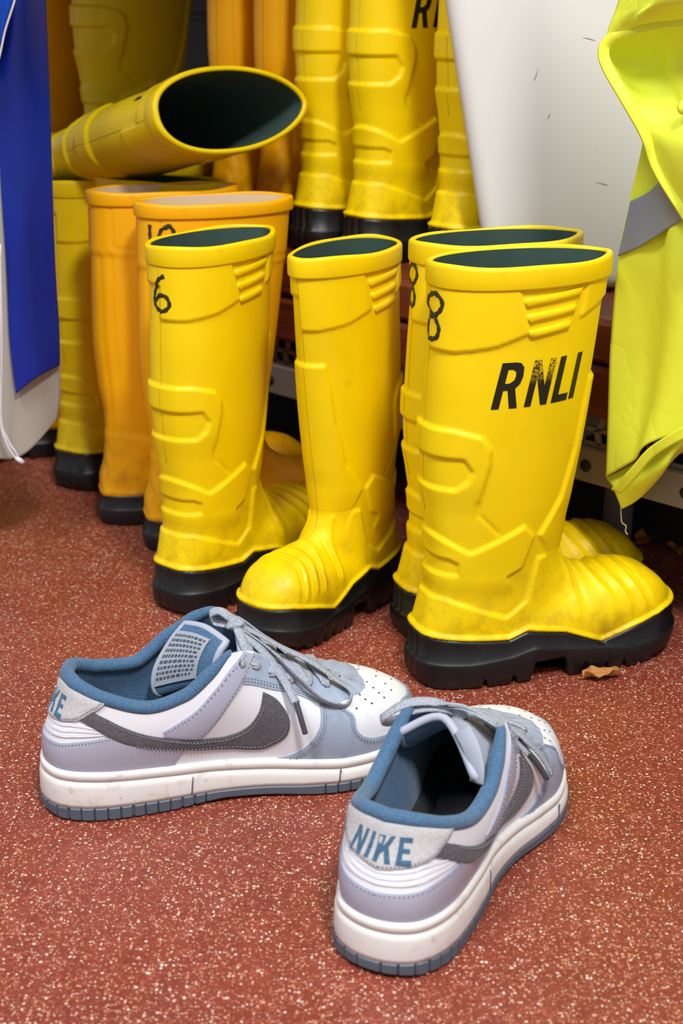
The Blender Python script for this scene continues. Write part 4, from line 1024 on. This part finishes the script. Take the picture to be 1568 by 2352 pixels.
sheet('front_flap', [[(1386, 108, 1.1849), (1430, 72, 1.1845), (1500, 55, 1.1720), (1600, 45, 1.1430), (2160, 40, 1.0660)],
                     [(1392, 145, 1.1798), (1440, 150, 1.1990), (1510, 140, 1.1915), (1610, 130, 1.1615), (2160, 120, 1.0860)],
                     [(1438, 228, 1.1677), (1485, 235, 1.1703), (1545, 225, 1.1623), (1640, 220, 1.1310), (2170, 210, 1.0625)],
                     [(1482, 312, 1.1623), (1530, 320, 1.1445), (1590, 320, 1.1235), (1670, 320, 1.1005), (2180, 310, 1.0490)],
                     [(1508, 385, 1.1612), (1560, 395, 1.1350), (1620, 400, 1.1110), (1690, 400, 1.0935), (2190, 400, 1.0455)],
                     [(1568, 482, 1.1482), (1610, 500, 1.1235), (1660, 510, 1.1020), (2140, 510, 1.0530), (2200, 510, 1.0420)]], 8, 10, M['hivis'], vest, .0012, .0015, 6)
sheet('shoulder', [[(1500, -1150, 1.1648), (1570, -1150, 1.1310), (1640, -1150, 1.1010), (2160, -1150, 1.0260)], [(1480, -600, 1.1648), (1550, -600, 1.1310), (1630, -600, 1.1010), (2160, -600, 1.0260)], [(1452, -130, 1.1648), (1520, -130, 1.1310), (1600, -130, 1.1010), (2160, -130, 1.0260)], [(1418, 5, 1.1747), (1490, -5, 1.1415), (1580, -12, 1.1080), (2160, -15, 1.0260)],
                   [(1398, 60, 1.1797), (1450, 38, 1.1595), (1560, 22, 1.1210), (2160, 15, 1.0320)], [(1385, 106, 1.1833), (1435, 72, 1.1707), (1560, 46, 1.1330), (2160, 38, 1.0420)]], 8, 8, M['hivis'], vest, .0012, .001, 3)
edge = catmull(np.array([at(*p) for p in ((1740, 40, 1.0740), (1560, 48, 1.1360), (1500, 56, 1.1540), (1435, 74, 1.1707), (1398, 94, 1.1797), (1386, 118, 1.1809), (1396, 156, 1.1764), (1440, 232, 1.1630), (1484, 312, 1.1576), (1510, 386, 1.1565), (1570, 484, 1.1425), (1640, 590, 1.1230))]), 8)
V, F = ribbon(edge, [(0, -1, .1)]*len(edge), .0095, .0014); mk('piping', V, F, M['hivis'], vest)
th = catmull(np.array([at(*p) for p in ((1425, 1160, 1.2323), (1426, 1185, 1.2319), (1428, 1200, 1.2312), (1437, 1208, 1.2281), (1436, 1220, 1.2284), (1441, 1228, 1.2267))]), 5)
V, F = tube(th, .0006, 6); mk('loose_thread', V, F, M['thread'], vest)
kn = at(1570, 246, 1.1355); V, F = tube([kn, kn+np.array([.001, -.004, 0])], .006, 12); mk('snap_button', V, F, M['hivis'], vest)

bag = empty('hanging_bag', (0, 0, 0)); tag(bag, 'glossy blue and grey waterproof bag hanging at the left edge', 'bag')
sheet('body', [[(-330, -1250, 1.46), (-150, -1250, 1.44), (0, -1250, 1.44), (90, -1250, 1.47)], [(-300, -600, 1.46), (-140, -600, 1.44), (0, -600, 1.44), (100, -600, 1.47)], [(-260, -160, 1.46), (-120, -160, 1.44), (0, -160, 1.44), (104, -160, 1.47)], [(-260, 0, 1.46), (-120, 0, 1.44), (0, 0, 1.44), (106, 0, 1.47)], [(-260, 300, 1.46), (-120, 300, 1.445), (0, 300, 1.44), (118, 300, 1.465)],
               [(-260, 600, 1.46), (-120, 600, 1.44), (0, 600, 1.435), (128, 600, 1.46)], [(-260, 840, 1.46), (-120, 840, 1.44), (5, 850, 1.43), (138, 830, 1.455)], [(-240, 950, 1.46), (-110, 960, 1.44), (15, 950, 1.43), (138, 920, 1.455)], [(-220, 1000, 1.46), (-100, 1030, 1.44), (38, 1052, 1.43), (132, 962, 1.455)]], 10, 10, M['greypvc'], bag, .002, .004, 8)
sheet('blue_panel', [[(8, -1250, 1.434), (50, -1250, 1.436), (90, -1250, 1.464)], [(8, -600, 1.434), (50, -600, 1.436), (100, -600, 1.464)], [(8, -160, 1.434), (50, -160, 1.436), (104, -160, 1.464)], [(6, 0, 1.434), (50, 0, 1.436), (106, 0, 1.464)], [(-4, 300, 1.434), (50, 300, 1.437), (118, 300, 1.459)],
                     [(14, 600, 1.431), (60, 600, 1.434), (127, 600, 1.454)], [(22, 780, 1.427), (70, 780, 1.430), (136, 760, 1.449)], [(36, 906, 1.425), (80, 870, 1.429), (137, 840, 1.448)]], 10, 10, M['blue'], bag, .002, .004, 8)
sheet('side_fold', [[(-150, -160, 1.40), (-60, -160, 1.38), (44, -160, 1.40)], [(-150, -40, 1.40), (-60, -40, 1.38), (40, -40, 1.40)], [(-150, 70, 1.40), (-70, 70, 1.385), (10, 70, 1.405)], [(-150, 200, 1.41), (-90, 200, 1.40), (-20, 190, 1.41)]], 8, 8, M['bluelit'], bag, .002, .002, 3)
ed = catmull(np.array([at(*p) for p in ((44, -160, 1.398), (41, -40, 1.398), (34, 0, 1.398), (12, 70, 1.403), (0, 125, 1.405), (-18, 190, 1.408))]), 6)
V, F = tube(ed, .0011, 6); mk('piping', V, F, M['cord'], bag)
for (a, b) in ((0, 0), (6, -6)):
    cp = catmull(np.array([at(*p) for p in ((-6+a, 560, 1.418), (3+a*.2, 800, 1.416), (1+a*.3, 960, 1.415), (12+a, 1010, 1.414), (30+a, 1045+b, 1.414), (46, 1058, 1.416))]), 6)
    V, F = tube(cp, .0012, 6); mk('drawstring', V, F, M['cord'], bag)
kk = at(45, 1057, 1.415); V, F = tube([kk+np.array([-.004, 0, .003]), kk, kk+np.array([.004, 0, -.003])], [.002, .003, .0022], 8); mk('knot', V, F, M['cord'], bag)

# ------------------------------------------------------------------ bits on the floor
def leaf(loc, L, W, rz, seed, label, z=0.0):
    rr = np.random.RandomState(seed); n, m = 15, 9; G = np.zeros((n, m, 3))
    for i in range(n):
        f = i/(n-1); w = W*(math.sin(PI*min(1, f*.92+.08))**.6)*(1+.22*math.sin(f*19+seed))
        for j in range(m):
            v = -1+2*j/(m-1); G[i, j] = ((f-.5)*L, v*w*.5, .0015+.0075*abs(v)**1.5*(.6+.4*math.sin(f*6+seed))+.004*math.sin(f*PI*1.1)+.0016*math.sin(9*f+5*v))
    G[..., 2] -= G[..., 2].min()-.0003
    n2 = normals(G, False); B = G+n2*.0004*(1 if n2[7, 4, 2] > 0 else -1); V = np.vstack([G.reshape(-1, 3), B.reshape(-1, 3)]); o = n*m
    r = empty('dry_leaf', loc, (0, 0, rz)); tag(r, label, 'leaf')
    mk('blade', V, list(map(tuple, gridfaces(n, m)))+list(map(tuple, gridfaces(n, m, flip=True, off=o))), M['leaf'], r)
    mid = [G[i, m//2]+np.array([0, 0, .0006]) for i in range(n)]; V, F = tube([mid[0]+np.array([-.006, .001, .001])]+mid, .0005, 5); mk('midrib', V, F, M['leaf'], r)
leaf((.235, 1.147, 0), .034, .016, .15, 2, 'small curled brown leaf on the floor beside the nearest boot sole')
leaf((.345, 1.470, 0), .036, .026, .5, 5, 'dull brown leaf scrap in the shade under the bench, left one')
leaf((.375, 1.450, 0), .040, .030, 1.2, 9, 'dull brown leaf scrap in the shade under the bench, right one')
def grit(px, py, r, seed, label):
    d = cF + np.array([1., 0, 0])*(px-784)/FPX - cU*(py-1176)/FPX; p = np.array([0, 0, CAM_H])+d*(-CAM_H/d[2])
    rr = np.random.RandomState(seed); n, m = 6, 8; V = []
    for i in range(n):
        for j in range(m):
            th, ph = PI*i/(n-1), 2*PI*j/m; q = r*(1+rr.uniform(-.25, .25)*(0 < i < n-1)); V.append((q*math.sin(th)*math.cos(ph), q*.8*math.sin(th)*math.sin(ph), r*.7+q*.7*math.cos(th)*.95))
    o = mk('grit_crumb', V, gridfaces(n, m, True), M['grit'], smooth=False); o.location = (p[0], p[1], 0); tag(o, label, 'grit', 'grit crumbs on the floor')
grit(936, 1406, .0032, 1, 'pale grit crumb behind the heel of the nearest boot')
grit(1532, 1356, .0030, 2, 'pale grit crumb past the toe of the nearest boot')
grit(1352, 1518, .0022, 3, 'tiny grit crumb against the sole of the nearest boot')
grit(1455, 1516, .0024, 4, 'tiny grit crumb below the toe of the nearest boot')
